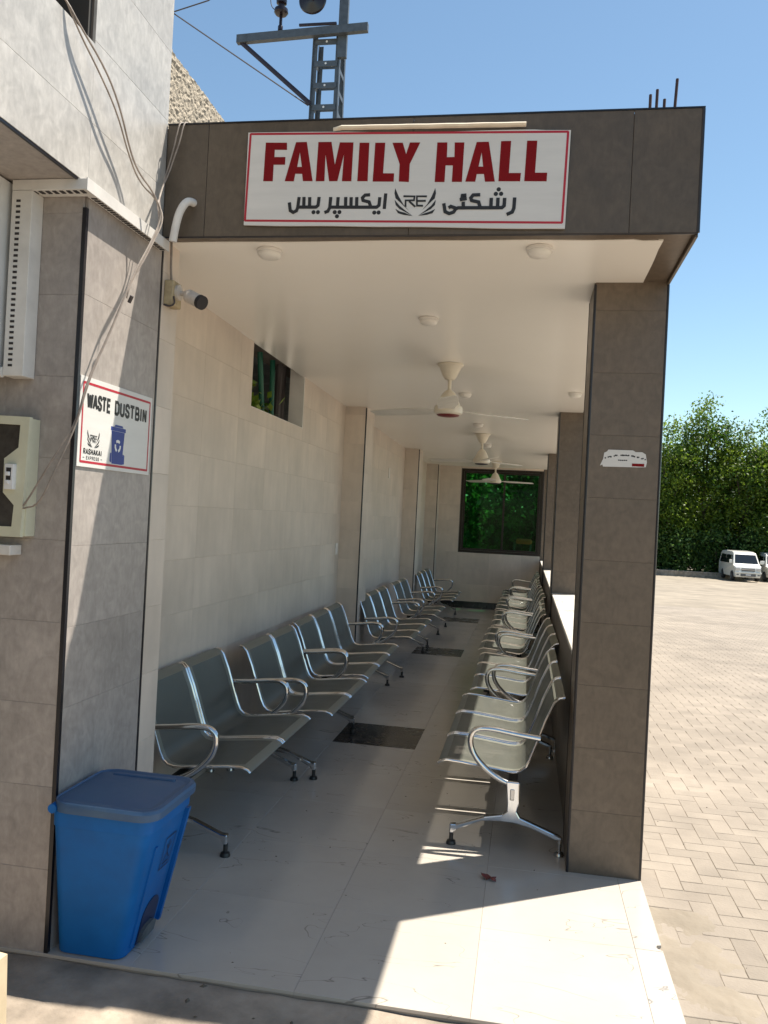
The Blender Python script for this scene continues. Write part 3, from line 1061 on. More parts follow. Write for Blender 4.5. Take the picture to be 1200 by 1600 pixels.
def make_bench(nseat, label):
    t_ = thing('waiting_bench', label, 'bench', (0, 0, 0), 'steel waiting benches')
    Lb = nseat * PITCH
    for k in range(nseat):
        x0 = k * PITCH + (PITCH - WID) / 2
        x1 = x0 + WID
        mb_ = MB().add(*shell(x0, x0 + .055, -.0035, 0.0)).add(*shell(x1 - .055, x1, -.0035, 0.0))
        mb_.add(*shell(x0 + .0552, x1 - .0552, -.0035, 0.0, 0, 3)).add(*shell(x0 + .0552, x1 - .0552, -.0035, 0.0, 12, None))
        s_ = obj('seat', mb_, 'seat_steel', t_, smooth=True, angle=50)
        mb_ = MB().add(*shell(x0 + .0552, x1 - .0552, -.003, -.001, 2, 13))
        obj('perforated_panel', mb_, 'perforated_steel', s_, smooth=True, angle=50)
        for x in (x0 + .004, x1 - .004):
            obj('edge_trim', MB().tube([(x, a, b) for a, b in PROF], 0.0075, 8), 'chrome', s_, smooth=True)
        obj('bracket', MB().box((x0 + x1) / 2 - .08, (x0 + x1) / 2 + .08, .375, .425, .346, .384), 'beam_dark', s_)
    obj('beam', MB().bbox(-.012, Lb + .012, .375, .425, .285, .345, .006), 'beam_dark', t_)
    for x in (-.022, Lb + .022):
        arm = smooth_pts([(x, .530, .592), (x, .40, .604), (x, .27, .622), (x, .185, .612), (x, .165, .55), (x, .19, .475), (x, .26, .405), (x, .33, .362), (x, .385, .342)], 2)
        obj('armrest', MB().tube(arm, [0.0155] * len(arm), 10), 'chrome', t_, smooth=True)
        fn = lambda u, v, d, x=x: (x + d, u, v)
        lg = MB()
        lg.prism([(.365, .36), (.435, .36), (.437, .25), (.428, .205), (.445, .178), (.640, .108), (.664, .098), (.664, .085), (.630, .082), (.50, .130), (.42, .146), (.34, .148), (.25, .140), (.12, .080),
                  (.105, .060), (.083, .060), (.083, .108), (.115, .110), (.26, .165), (.352, .184), (.375, .205), (.375, .25)], fn, -.017, .017)
        leg_ = obj('leg', lg, 'chrome', t_)
        md = leg_.modifiers.new('bevel', 'BEVEL'); md.width = .007; md.segments = 2
        for y in (.094, .652):
            obj('foot', MB().lathe([(.011, .09), (.011, .022), (.022, .018), (.026, .006), (.026, 0.0)], (x, y, 0), 14), 'dull_chrome' if y > .3 else 'beam_dark', leg_, smooth=True)
        obj('web_recess', MB().bbox(x - .0185, x + .0185, .386, .414, .262, .325, .006), 'dull_chrome', leg_)
    return t_


rowR = [4.41, 6.40, 8.42, 10.42, 12.42, 14.40]
labR = ['steel three-seat bench nearest the right front pillar, sunlit seats', 'second steel bench from the right front pillar, along the low wall',
        'third steel bench from the right front pillar, along the low wall', 'fourth steel bench from the right front pillar, along the low wall',
        'fifth steel bench from the right front pillar, along the low wall', 'farthest steel bench along the low wall, beside the end window']
b3 = make_bench(3, labR[0])
b2 = make_bench(2, 'two-seat dark steel bench behind the blue bin, left row')
# right row faces -X: local x runs away from the camera, local y towards +X
RZ = math.radians(90)


def put(b, along, frontx, side, lab=None, rz=0.0):
    b['label'] = lab or b['label']
    if side == 'R':      # local y -> +X, local x -> -Y
        b.rotation_euler = (0, 0, -RZ + rz)
        b.location = (frontx, along, 0)
    else:                # local y -> -X, local x -> +Y
        b.rotation_euler = (0, 0, RZ + rz)
        b.location = (frontx, along, 0)


L3 = 3 * PITCH
L2 = 2 * PITCH
first = True
for k, y in enumerate(rowR):
    b = b3 if first else copy_tree(b3)
    first = False
    put(b, y + L3, -0.408 + (0.02 if k == 1 else 0.012 * (k % 2)), 'R', labR[k], math.radians((0.0, 0.7, -0.4, 0.5, 0, .3)[k]))
rowL = [(b2, 3.92, L2, -1.285, 'two-seat dark steel bench behind the blue bin, left row', 0),
        (None, 5.205, L2, -1.175, 'two-seat dark steel bench second from the bin, left row', 0),
        ('3', 6.50, L3, -1.19, 'three-seat dark steel bench in front of the first left pilaster', .9),
        ('3', 8.80, L3, -1.145, 'three-seat dark steel bench just past the first left pilaster', 0),
        ('2', 11.05, L2, -1.14, 'two-seat dark steel bench in front of the second left pilaster', -.6),
        ('3', 13.25, L3, -1.11, 'three-seat dark steel bench at the far end of the left row', 0)]
for src, y, ln, fx, lab, rz in rowL:
    b = src if src is b2 else copy_tree(b3 if src == '3' else b2)
    put(b, y, fx, 'L', lab, math.radians(rz))

# ------------------------------------------------------------------ ceiling fans
fan_labels = ['nearest cream ceiling fan with red underside', 'middle cream ceiling fan over the hall', 'farthest cream ceiling fan in front of the window']
for k, (fx, fy, angs) in enumerate(((-0.633, 6.29, (155, 35, -85)), (-0.62, 10.75, (166, 46, -74)), (-0.60, 14.9, (138, 18, 258)))):
    zc = ceil(fy) - .021
    t_ = thing('ceiling_fan', fan_labels[k], 'fan', (fx, fy, zc), 'ceiling fans')
    dz = zc - 2.89
    obj('canopy', MB().lathe([(.100, 0.0), (.100, -.012), (.085, -.020), (.055, -.09), (.035, -.118), (.016, -.122)], (fx, fy, zc), 24), 'fan_cream', t_, smooth=True)
    obj('rod', MB().tube([(fx, fy, zc - .10), (fx, fy, zc - .22)], .014, 10), 'fan_cream', t_, smooth=True)
    obj('motor_housing', MB().lathe([(.018, -.195), (.040, -.215), (.055, -.235), (.085, -.300), (.092, -.318), (.104, -.322), (.110, -.345), (.108, -.372), (.088, -.385)], (fx, fy, zc), 28), 'fan_cream', t_, smooth=True)
    obj('bottom_cap', MB().lathe([(.088, -.386), (.080, -.394), (.045, -.400), (.002, -.402)], (fx, fy, zc), 24), 'fan_red' if k == 0 else 'galv_dark', t_, smooth=True)
    for a in angs:
        ca, sa = math.cos(math.radians(a)), math.sin(math.radians(a))
        vs = []
        for (r_, w0, tw) in ((.10, .045, .0), (.16, .055, .010), (.22, .072, .016), (.45, .076, .015), (.66, .066, .012), (.70, .052, .010)):
            for s_ in (-1, 1):
                for h in (0, .004):
                    vs.append((fx + ca * r_ - sa * w0 * s_, fy + sa * r_ + ca * w0 * s_, zc - .352 + tw * s_ + h))
        fs = []
        for i in range(5):
            b_ = i * 4
            fs += [(b_, b_ + 4, b_ + 6, b_ + 2), (b_ + 1, b_ + 3, b_ + 7, b_ + 5), (b_, b_ + 1, b_ + 5, b_ + 4), (b_ + 2, b_ + 6, b_ + 7, b_ + 3)]
        fs += [(0, 2, 3, 1), (20, 21, 23, 22)]
        obj('blade', MB().add(vs, fs), 'fan_blade', t_)

# ceiling lamps
LAMPS = [(-1.243, 3.70, 'round white ceiling lamp at the front left, by the security camera'), (-0.005, 3.69, 'round white ceiling lamp at the front right, near the pillar'),
         (-0.640, 4.92, 'round white ceiling lamp in front of the nearest fan'), (-0.62, 7.62, 'round white ceiling lamp just behind the nearest fan'),
         (-0.62, 9.75, 'round white ceiling lamp just in front of the middle fan'), (0.36, 7.45, 'round white ceiling lamp above the low wall, half hidden by the pillar'),
         (-0.62, 12.1, 'round white ceiling lamp behind the middle fan')]
for x, y, lab in LAMPS:
    zc = ceil(y) - .021
    t_ = thing('ceiling_lamp', lab, 'ceiling lamp', (x, y, zc), 'round ceiling lamps')
    obj('base', MB().lathe([(.058, 0), (.060, -.006), (.060, -.014), (.054, -.016)], (x, y, zc), 28), 'plaster_white', t_, smooth=True)
    obj('diffuser', MB().lathe([(.054, -.0165), (.053, -.026), (.044, -.036), (.026, -.042), (.004, -.044)], (x, y, zc), 28), 'lamp_white', t_, smooth=True)

# ------------------------------------------------------------------ big sign on the fascia
TITLE= [[(-1.216, 3.322), (-1.119, 3.319), (-1.117, 3.287), (-1.173, 3.289), (-1.173, 3.257), (-1.123, 3.256), (-1.123, 3.222), (-1.175, 3.223), (-1.175, 3.15), (-1.219, 3.151)], [(-1.078, 3.32), (-1.054, 3.32), (-1.058, 3.274), (-1.067, 3.211), (-1.074, 3.181), (-1.079, 3.148), (-1.121, 3.149)], [(-1.054, 3.32), (-1.029, 3.32), (-0.994, 3.147), (-1.038, 3.148), (-1.043, 3.18), (-1.046, 3.211), (-1.058, 3.274)], [(-1.067, 3.211), (-1.046, 3.211), (-1.043, 3.18), (-1.074, 3.181)], [(-0.977, 3.318), (-0.918, 3.317), (-0.898, 3.217), (-0.881, 3.314), (-0.82, 3.312), (-0.821, 3.143), (-0.863, 3.144), (-0.86, 3.26), (-0.883, 3.145), (-0.92, 3.145), (-0.942, 3.262), (-0.941, 3.146), (-0.98, 3.146)], [(-0.793, 3.31), (-0.75, 3.309), (-0.749, 3.142), (-0.795, 3.143)], [(-0.724, 3.308), (-0.68, 3.307), (-0.683, 3.175), (-0.635, 3.174), (-0.635, 3.138), (-0.727, 3.14)], [(-0.649, 3.306), (-0.604, 3.305), (-0.587, 3.256), (-0.573, 3.305), (-0.528, 3.304), (-0.569, 3.212), (-0.569, 3.135), (-0.613, 3.138), (-0.613, 3.213)], [(-0.455, 3.302), (-0.412, 3.301), (-0.411, 3.238), (-0.379, 3.238), (-0.381, 3.3), (-0.34, 3.299), (-0.342, 3.131), (-0.385, 3.132), (-0.384, 3.202), (-0.415, 3.203), (-0.416, 3.132), (-0.458, 3.133)], [(-0.288, 3.299), (-0.263, 3.299), (-0.265, 3.254), (-0.275, 3.195), (-0.281, 3.163), (-0.286, 3.131), (-0.328, 3.132)], [(-0.263, 3.299), (-0.237, 3.299), (-0.204, 3.13), (-0.245, 3.13), (-0.251, 3.163), (-0.256, 3.194), (-0.265, 3.254)], [(-0.275, 3.195), (-0.256, 3.194), (-0.251, 3.163), (-0.281, 3.163)], [(-0.186, 3.3), (-0.144, 3.3), (-0.147, 3.165), (-0.097, 3.164), (-0.099, 3.129), (-0.189, 3.131)], [(-0.078, 3.299), (-0.036, 3.298), (-0.039, 3.164), (0.011, 3.163), (0.01, 3.127), (-0.082, 3.129)]]
SCRIPT= [[(-0.667, 3.086), (-0.67, 3.023)], [(-0.692, 3.07), (-0.694, 3.037), (-0.704, 3.029), (-0.909, 3.032)], [(-0.737, 3.083), (-0.757, 3.082), (-0.768, 3.071), (-0.765, 3.059), (-0.738, 3.052), (-0.731, 3.034)], [(-0.793, 3.072), (-0.792, 3.034)], [(-0.818, 3.072), (-0.817, 3.034)], [(-0.842, 3.073), (-0.841, 3.035)], [(-0.876, 3.073), (-0.877, 3.035)], [(-0.909, 3.074), (-0.911, 3.03), (-0.919, 3.014), (-0.932, 3.009)], [(-0.961, 3.075), (-0.964, 3.04), (-0.973, 3.033), (-1.048, 3.034)], [(-1.003, 3.075), (-1.002, 3.037)], [(-1.029, 3.076), (-1.028, 3.037)], [(-1.051, 3.076), (-1.055, 3.032), (-1.06, 3.018), (-1.074, 3.011), (-1.088, 3.019), (-1.094, 3.053)], [(-0.118, 3.059), (-0.119, 3.016), (-0.125, 3.0), (-0.146, 2.991)], [(-0.159, 3.058), (-0.16, 3.027), (-0.169, 3.019), (-0.352, 3.021), (-0.362, 3.017), (-0.371, 3.003), (-0.389, 2.997), (-0.407, 3.005), (-0.414, 3.039)], [(-0.187, 3.059), (-0.187, 3.023)], [(-0.215, 3.059), (-0.215, 3.023)], [(-0.264, 3.075), (-0.292, 3.074), (-0.301, 3.062), (-0.297, 3.051), (-0.267, 3.044), (-0.261, 3.025)], [(-0.332, 3.044), (-0.331, 3.025)], [(-0.322, 3.074), (-0.337, 3.073), (-0.338, 3.065), (-0.322, 3.06)], [(-0.345, 3.055), (-0.32, 3.06)], [(-0.364, 3.02), (-0.384, 3.027), (-0.391, 3.022)]]
DOTS= [(-0.713, 3.006), (-0.694, 3.006), (-0.888, 3.01), (-0.867, 3.01), (-0.877, 2.992), (-0.983, 3.011), (-0.963, 3.011), (-0.186, 3.097), (-0.197, 3.078), (-0.175, 3.078)]
WINGS= [[(-0.627, 3.11), (-0.629, 3.088), (-0.623, 3.066), (-0.598, 3.044), (-0.562, 3.011), (-0.588, 3.04), (-0.609, 3.073)], [(-0.627, 3.06), (-0.621, 3.037), (-0.604, 3.02), (-0.546, 2.99), (-0.578, 3.013), (-0.604, 3.034)], [(-0.622, 3.021), (-0.61, 3.002), (-0.584, 2.994), (-0.546, 2.989), (-0.581, 3.004), (-0.603, 3.01)], [(-0.454, 3.107), (-0.45, 3.085), (-0.454, 3.063), (-0.476, 3.042), (-0.508, 3.011), (-0.485, 3.039), (-0.468, 3.071)], [(-0.449, 3.057), (-0.452, 3.035), (-0.468, 3.018), (-0.522, 2.99), (-0.493, 3.011), (-0.468, 3.032)], [(-0.45, 3.018), (-0.46, 3.0), (-0.485, 2.993), (-0.522, 2.989), (-0.489, 3.002), (-0.467, 3.009)]]
LOGO= [[(-0.588, 3.074), (-0.541, 3.073), (-0.543, 3.056), (-0.579, 3.056), (-0.578, 3.03)], [(-0.563, 3.052), (-0.537, 3.029)], [(-0.489, 3.072), (-0.531, 3.073), (-0.529, 3.033), (-0.504, 3.032)], [(-0.525, 3.053), (-0.493, 3.053)]]
BOARD= [(-1.299, 3.369), (0.099, 3.338), (0.094, 2.929), (-1.299, 2.959)]
BORDER= [(-1.288, 3.362), (0.088, 3.332), (0.081, 2.954), (-1.294, 2.978)]

sgn = thing('family_hall_sign', 'white sign with red border and lettering on the fascia', 'sign', (-0.6, 3.49, 2.93))
FN = lambda u, v, d: (u, 3.4905 - d, v)
mb = MB()
nb = 28
for row in (0, 1):
    for i in range(nb + 1):
        f_ = i / nb
        a, b = (BOARD[0], BOARD[1]) if row == 0 else (BOARD[3], BOARD[2])
        x = a[0] + (b[0] - a[0]) * f_
        z = a[1] + (b[1] - a[1]) * f_
        if row == 0:
            z += 0.004 * math.sin(f_ * 9) * (1 if .3 < f_ < .9 else .3)
        else:
            z += 0.005 * mnoise.noise(Vector((x * 3, 2, 2)))
        mb.v += [(x, 3.4905, z), (x, 3.4985, z)]
for i in range(nb):
    t0, b0 = i * 2, (nb + 1) * 2 + i * 2
    mb.f += [(t0, b0, b0 + 2, t0 + 2), (t0 + 1, t0 + 3, b0 + 3, b0 + 1), (t0, t0 + 2, t0 + 3, t0 + 1), (b0, b0 + 1, b0 + 3, b0 + 2)]
mb.f += [(0, 1, (nb + 1) * 2 + 1, (nb + 1) * 2), (nb * 2, nb * 2 + 1, (nb + 1) * 4 - 1, (nb + 1) * 4 - 2)]
obj('board', mb, 'sign_white', sgn)
mb = MB()
B4 = [Vector(q) for q in BORDER]
for i in range(4):
    mb.stroke([B4[i], B4[(i + 1) % 4]], .0095, FN, .0004 + .0001 * i)
obj('border', mb, 'border_red', sgn)
mb = MB()
for k, p_ in enumerate(TITLE):
    mb.add([FN(u, v, .0008) for u, v in p_], [tuple(range(len(p_)))])
obj('title_lettering', mb, 'sign_red', sgn)
mb = MB()
for lo, hi in ((-9, -.6), (-.6, 9)):
    mb = MB()
    for k, s_ in enumerate(SCRIPT):
        if lo < s_[0][0] < hi:
            mb.stroke(s_, .0145, FN, .0006 + .00012 * k)
    for k, c in enumerate(DOTS):
        if lo < c[0] < hi:
            mb.disc(c, .0092, FN, .0005 + .0001 * (k % 3))
    obj('script_word', mb, 'ink_black', sgn)
mb = MB()
for k, p_ in enumerate(WINGS):
    mb.add([FN(u, v, .0006 + .0001 * k) for u, v in p_], [tuple(range(len(p_)))])
for k, s_ in enumerate(LOGO):
    mb.stroke(s_, .0085, FN, .0014 + .00012 * k)
obj('winged_emblem', mb, 'ink_black', sgn)
mb = MB()
nf = 20
prof = [(3.488, 3.366), (3.474, 3.368), (3.468, 3.375), (3.473, 3.381), (3.488, 3.384)]
for i in range(nf + 1):
    x = -0.915 + 0.83 * i / nf
    tp = min(1, i * .9 + .25)
    for (y, z) in prof:
        mb.v.append((x, 3.502 - (3.502 - y) * tp, z - .012 * (x + .9) + .0005 * math.sin(i * 1.7)))
for i in range(nf):
    for j in range(5):
        a, b = i * 5 + j, i * 5 + (j + 1) % 5
        mb.f.append((a, b, b + 5, a + 5))
mb.f += [(4, 3, 2, 1, 0), tuple(nf * 5 + j for j in range(5))]
tag(obj('foam_strip', mb, 'foam_cream'), 'cream foam strip sticking out along the top of the red lettered sign', 'strip')

# ------------------------------------------------------------------ stroke letters for the small signs
GL = {'A': [[(.04, 0), (.30, 1)], [(.32, 1), (.58, 0)], [(.13, .30), (.49, .30)]], 'B': [[(.08, .5), (.42, .5), (.52, .62), (.52, .88), (.42, 1), (.08, 1), (.08, 0), (.46, 0), (.58, .13), (.58, .36), (.46, .5)]],
      'D': [[(.08, 0), (.08, 1), (.38, 1), (.56, .8), (.56, .2), (.38, 0), (.08, 0)]], 'E': [[(.52, 1), (.08, 1), (.08, 0), (.52, 0)], [(.1, .52), (.46, .52)]],
      'H': [[(.08, 0), (.08, 1)], [(.54, 0), (.54, 1)], [(.1, .5), (.52, .5)]], 'I': [[(.14, 0), (.14, 1)]], 'K': [[(.08, 0), (.08, 1)], [(.54, 1), (.14, .45)], [(.25, .58), (.56, 0)]],
      'N': [[(.08, 0), (.08, 1)], [(.10, .98), (.50, .02)], [(.52, 0), (.52, 1)]], 'P': [[(.08, 0), (.08, 1), (.42, 1), (.54, .86), (.54, .6), (.42, .46), (.1, .46)]],
      'R': [[(.08, 0), (.08, 1), (.42, 1), (.54, .86), (.54, .62), (.42, .48), (.1, .48)], [(.34, .46), (.56, 0)]],
      'S': [[(.54, .76), (.54, .87), (.42, 1), (.2, 1), (.08, .87), (.08, .66), (.2, .54), (.42, .44), (.54, .32), (.54, .13), (.42, 0), (.2, 0), (.08, .13), (.08, .26)]],
      'T': [[(0, 1), (.56, 1)], [(.28, .96), (.28, 0)]], 'U': [[(.08, 1), (.08, .16), (.2, 0), (.42, 0), (.54, .16), (.54, 1)]],
      'W': [[(0, 1), (.17, 0)], [(.19, 0), (.37, .92)], [(.39, .92), (.57, 0)], [(.59, 0), (.76, 1)]], 'X': [[(.04, 0), (.54, 1)], [(.04, 1), (.54, 0)]], '-': [[(.0, .5), (.6, .5)]]}
GW = {'I': .30, 'W': .80, ' ': .40}


def text(mb_, s_, u0, u1, v0, v1, wd, fn, d0):
    tot = sum(GW.get(c, .64) + .13 for c in s_)
    kx = (u1 - u0) / tot
    kz = v1 - v0 - wd
    x = u0
    for n_, c in enumerate(s_):
        for q, st in enumerate(GL.get(c, [])):
            mb_.stroke([(x + a * kx, v0 + wd / 2 + b * kz) for a, b in st], wd, fn, d0 + .00015 * q)
        x += (GW.get(c, .64) + .13) * kx


WS = thing('waste_dustbin_sign', 'white sign with red border and a blue bin picture on the left pillar', 'sign', (XL, 2.9, 1.83))
W0, WB = 2.893, 1.834        # lower near corner; u runs along +Y, v up
FW = lambda u, v, d: (XL + .0055 + d, W0 + u, WB + v - 0.0 * u)
SW, SH = 0.607, 0.347
obj('board', MB().bbox(XL + .0015, XL + .0055, W0, W0 + SW, WB, WB + SH, .001), 'sign_white', WS)
mb = MB()
q4 = [(.022, .02), (SW - .022, .02), (SW - .022, SH - .024), (.022, SH - .024)]
for i in range(4):
    mb.stroke([q4[i], q4[(i + 1) % 4]], .0095, FW, .0004 + .0001 * i)
obj('border', mb, 'border_red', WS)
for args in (('WASTE', .056, .240, SH - .120, SH - .058, .0135), ('DUSTBIN', .270, SW - .044, SH - .120, SH - .058, .0135), ('RASHAKAI', .042, .185, .050, .073, .0048), ('- EXPRESS -', .040, .190, .030, .044, .0022)):
    mb = MB()
    text(mb, *args, FW, .0006)
    obj('lettering', mb, 'ink_black', WS)
mb = MB()
wc = [(p[0], p[1]) for w_ in WINGS for p in w_]
cx_ = sum(p[0] for p in wc) / len(wc)
cz_ = min(p[1] for p in wc)
k_ = 0.52
for k, p_ in enumerate(WINGS):
    mb.add([FW(.113 + (u - cx_) * k_, .080 + (v - cz_) * k_ * 1.05, .0006 + .0001 * k) for u, v in p_], [tuple(range(len(p_)))])
for k, s_ in enumerate(LOGO):
    mb.stroke([(.113 + (u - cx_) * k_, .080 + (v - cz_) * k_ * 1.05) for u, v in s_], .0042, FW, .0014 + .0001 * k)
obj('winged_emblem', mb, 'ink_black', WS)
mb = MB()
bx, bz = .252, .028
for k, p_ in enumerate(([(.012, 0), (.098, 0), (.112, .135), (.0, .135)], [(-.006, .136), (.120, .136), (.120, .152), (-.006, .152)], [(.02, .153), (.098, .153), (.09, .162), (.03, .162)],
                        [(.092, .0), (.118, .004), (.118, .04), (.104, .045)], [(-.006, .008), (.008, .004), (.006, .045), (-.004, .042)])):
    mb.add([FW(bx + u, bz + v, .0004 + .0001 * k) for u, v in p_], [tuple(range(len(p_)))])
obj('bin_picture', mb, 'print_blue', WS)
mb = MB()
for k in range(3):
    a0 = math.radians(90 + 120 * k)
    pts = [(bx + .056 + .021 * math.cos(a0 + t) * (1.0), bz + .075 + .021 * math.sin(a0 + t)) for t in (-.72, -.25, .25, .62)]
    mb.stroke(pts, .0115, FW, .0012 + .0001 * k)
obj('recycling_symbol', mb, 'print_white', WS)

# torn notice on the right pillar
NT = thing('torn_notice', 'torn pale paper notice with a red corner box on the right pillar', 'notice', (0.45, 4.2, 2.0))
FP = lambda u, v, d: (u, 4.1985 - d, v)
mb = MB()
mb.prism([(.338, 2.006), (.350, 2.012), (.353, 2.002), (.520, 2.004), (.556, 2.006), (.560, 2.03), (.553, 2.068), (.535, 2.079), (.505, 2.078), (.492, 2.086), (.375, 2.086), (.368, 2.076), (.356, 2.070), (.352, 2.04)], FP, 0.0, .0012)
obj('paper', mb, 'sign_white', NT)
mb = MB()
obj('red_box', MB().add([FP(.490, 2.008, .0018), FP(.548, 2.008, .0018), FP(.548, 2.022, .0018), FP(.490, 2.022, .0018)], [(0, 1, 2, 3)]), 'sign_red', NT)
rr = random.Random(3)
for k, (u, ln) in enumerate(((.360, .007), (.374, .020), (.402, .022), (.434, .042), (.486, .020), (.512, .013), (.532, .014), (.549, .006))):
    for q in range(max(1, int(ln / .006))):
        a_ = u + q * .006
        c = (a_ - .45) / .10
        v = 2.060 - .018 * c * c
        mb.stroke([(a_, v), (a_ + .0045, v + rr.uniform(-.003, .004))], rr.uniform(.005, .008), FP, .0016 + .0001 * (q % 4))
for k in range(5):
    u = .424 + k * .009
    mb.stroke([(u, 2.036), (u + .006, 2.036 + .003 * rr.uniform(-1, 1))], .0055, FP, .0016)
obj('print', mb, 'ink_black', NT)

# ------------------------------------------------------------------ blue pedal bin
bn = thing('pedal_bin', 'blue plastic pedal bin with lid against the left pillar', 'bin', (-1.53, 3.04, 0))


def rrect(x0, x1, y0, y1, r_, n_=4):
    out = []
    for cx, cy, a0 in ((x1 - r_, y0 + r_, -90), (x1 - r_, y1 - r_, 0), (x0 + r_, y1 - r_, 90), (x0 + r_, y0 + r_, 180)):
        for i in range(n_ + 1):
            a = math.radians(a0 + 90 * i / n_)
            out.append((cx + r_ * math.cos(a), cy + r_ * math.sin(a)))
    return out


def loft(mb_, rings, cap0=True, cap1=True):
    n_ = len(rings[0])
    vs = [q for r_ in rings for q in r_]
    fs = []
    for i in range(len(rings) - 1):
        for j in range(n_):
            k = (j + 1) % n_
            fs.append((i * n_ + j, i * n_ + k, (i + 1) * n_ + k, (i + 1) * n_ + j))
    if cap0:
        fs.append(tuple(range(n_ - 1, -1, -1)))
    if cap1:
        fs.append(tuple((len(rings) - 1) * n_ + j for j in range(n_)))
    return mb_.add(vs, fs)


BB = lambda z: (-1.674, -1.405 + (0.125) * z / .56, 2.892 - .085 * z / .56, 3.185 + .01 * z / .56)
rings = []
for z in (0.004, 0.02, 0.2, 0.38, 0.505):
    rings.append([(x, y, z) for x, y in rrect(*BB(z), .042)])
x0, x1, y0, y1 = BB(.505)
for z, e in ((.507, .010), (.548, .012), (.562, .012)):
    rings.append([(x, y, z) for x, y in rrect(x0, x1 + e, y0 - e, y1 + e, .045)])
body = obj('body', loft(MB(), rings), 'bin_blue', bn, smooth=True, angle=35)
# lid: shallow tray with a raised rim and sloped top
x0, x1, y0, y1 = BB(.56)
rings = []
for z, e in ((.563, .012), (.566, .024), (.592, .026), (.602, .020), (.6045, .004), (.598, -.012), (.600, -.03), (.606, -.10)):
    rings.append([(x, y, z - .02 * max(0, (x - x0) - .2)) for x, y in rrect(x0 + (.004 if e > 0 else -e * .6), x1 + e, y0 - e, y1 + e, max(.02, .05 + e))])
lid = obj('lid', loft(MB(), rings), 'lid_blue', bn, smooth=True, angle=30)
obj('hinge', MB().tube([(-1.658, y0 - .014, .574), (-1.658, y1 + .014, .574)], .017, 14), 'bin_blue', bn, smooth=True)
obj('lid_ridge', MB().bbox(x0 + .07, x1 - .06, y1 - .055, y1 - .030, .594, .607, .005), 'lid_blue', lid)
# ribs and recessed panel on the +X (front) face, pedal arch
FB = lambda u, v, d: (BB(v)[1] + d, u, v)
mb = MB()
mb.prism([(3.165, .03), (3.185, .03), (3.196, .49), (3.173, .49)], FB, -.01, .012)
obj('rib', mb, 'bin_blue', body)
mb = MB()
mb.prism([(2.935, .03), (2.955, .03), (2.945, .42), (2.925, .42)], FB, -.01, .007)
obj('rib', mb, 'bin_blue', body)
arch = [(2.99, .012), (3.125, .012), (3.125, .12)] + [(3.0575 + .0675 * math.cos(math.radians(a)), .12 + .055 * math.sin(math.radians(a))) for a in range(20, 180, 20)] + [(2.99, .12)]
obj('pedal_arch', MB().prism(arch, FB, -.02, .0035), 'bin_dark', body)
obj('pedal', MB().prism([(3.0, .02), (3.115, .02), (3.115, .06), (3.08, .078), (3.03, .078), (3.0, .06)], FB, .0, .018), 'dust_grey', bn)
mb = MB()
fb2 = [(3.03, .29), (3.115, .29), (3.12, .415), (3.03, .415)]
for i in range(4):
    mb.stroke([fb2[i], fb2[(i + 1) % 4]], .005, FB, .0025 + .0002 * i)
for st in ([(3.05, .32), (3.075, .345), (3.10, .32)], [(3.055, .385), (3.075, .36), (3.095, .385)], [(3.075, .345), (3.075, .398)], [(3.05, .308), (3.10, .308)]):
    mb.stroke(st, .006, FB, .003)
obj('embossed_emblem', mb, 'bin_dark', body)

# ------------------------------------------------------------------ switch panel, tray, conduit, camera, cables
sp = thing('distribution_board', 'cream metal switch panel cut by the left edge of the picture', 'panel', (-2.05, 2.84, 1.555))
FS = lambda u, v, d: (u, 2.80 - d, v)
obj('back_box', MB().box(-2.27, -1.838, 2.815, 2.875, 1.560, 2.000), 'panel_cream', sp)
mb = MB()
mb.prism([(-1.831, 2.003), (-1.846, 1.557), (-1.883, 1.594), (-1.878, 1.674), (-1.925, 1.720), (-1.927, 1.846), (-1.871, 1.889), (-1.868, 1.973)], FS, -.016, .004)
mb.prism([(-2.27, 2.012), (-1.831, 2.003), (-1.868, 1.973), (-2.22, 1.982)], FS, -.0155, .0045)
mb.prism([(-2.27, 1.552), (-1.846, 1.557), (-1.883, 1.594), (-2.22, 1.592)], FS, -.0155, .0045)
mb.prism([(-2.27, 2.012), (-2.22, 1.982), (-2.22, 1.592), (-2.27, 1.552)], FS, -.0155, .0040)
obj('cover_frame', mb, 'panel_cream', sp)
obj('window_sheet', MB().box(-2.225, -1.862, 2.806, 2.810, 1.585, 1.985), 'smoked', sp)
br = obj('breaker', MB().bbox(-1.909, -1.874, 2.775, 2.802, 1.732, 1.826, .002), 'mcb_white', sp)
obj('toggle', MB().bbox(-1.899, -1.884, 2.762, 2.778, 1.782, 1.797, .002).bbox(-1.899, -1.886, 2.766, 2.778, 1.752, 1.766, .002), 'mcb_white', br)
obj('toggle_slot', MB().box(-1.901, -1.882, 2.7735, 2.777, 1.766, 1.812), 'slot_dark', br)
tag(obj('wall_bracket', MB().bbox(-2.10, -1.886, 2.80, 2.872, 1.487, 1.525, .003), 'tray_white'), 'small white metal bracket under the cream switch panel', 'bracket')

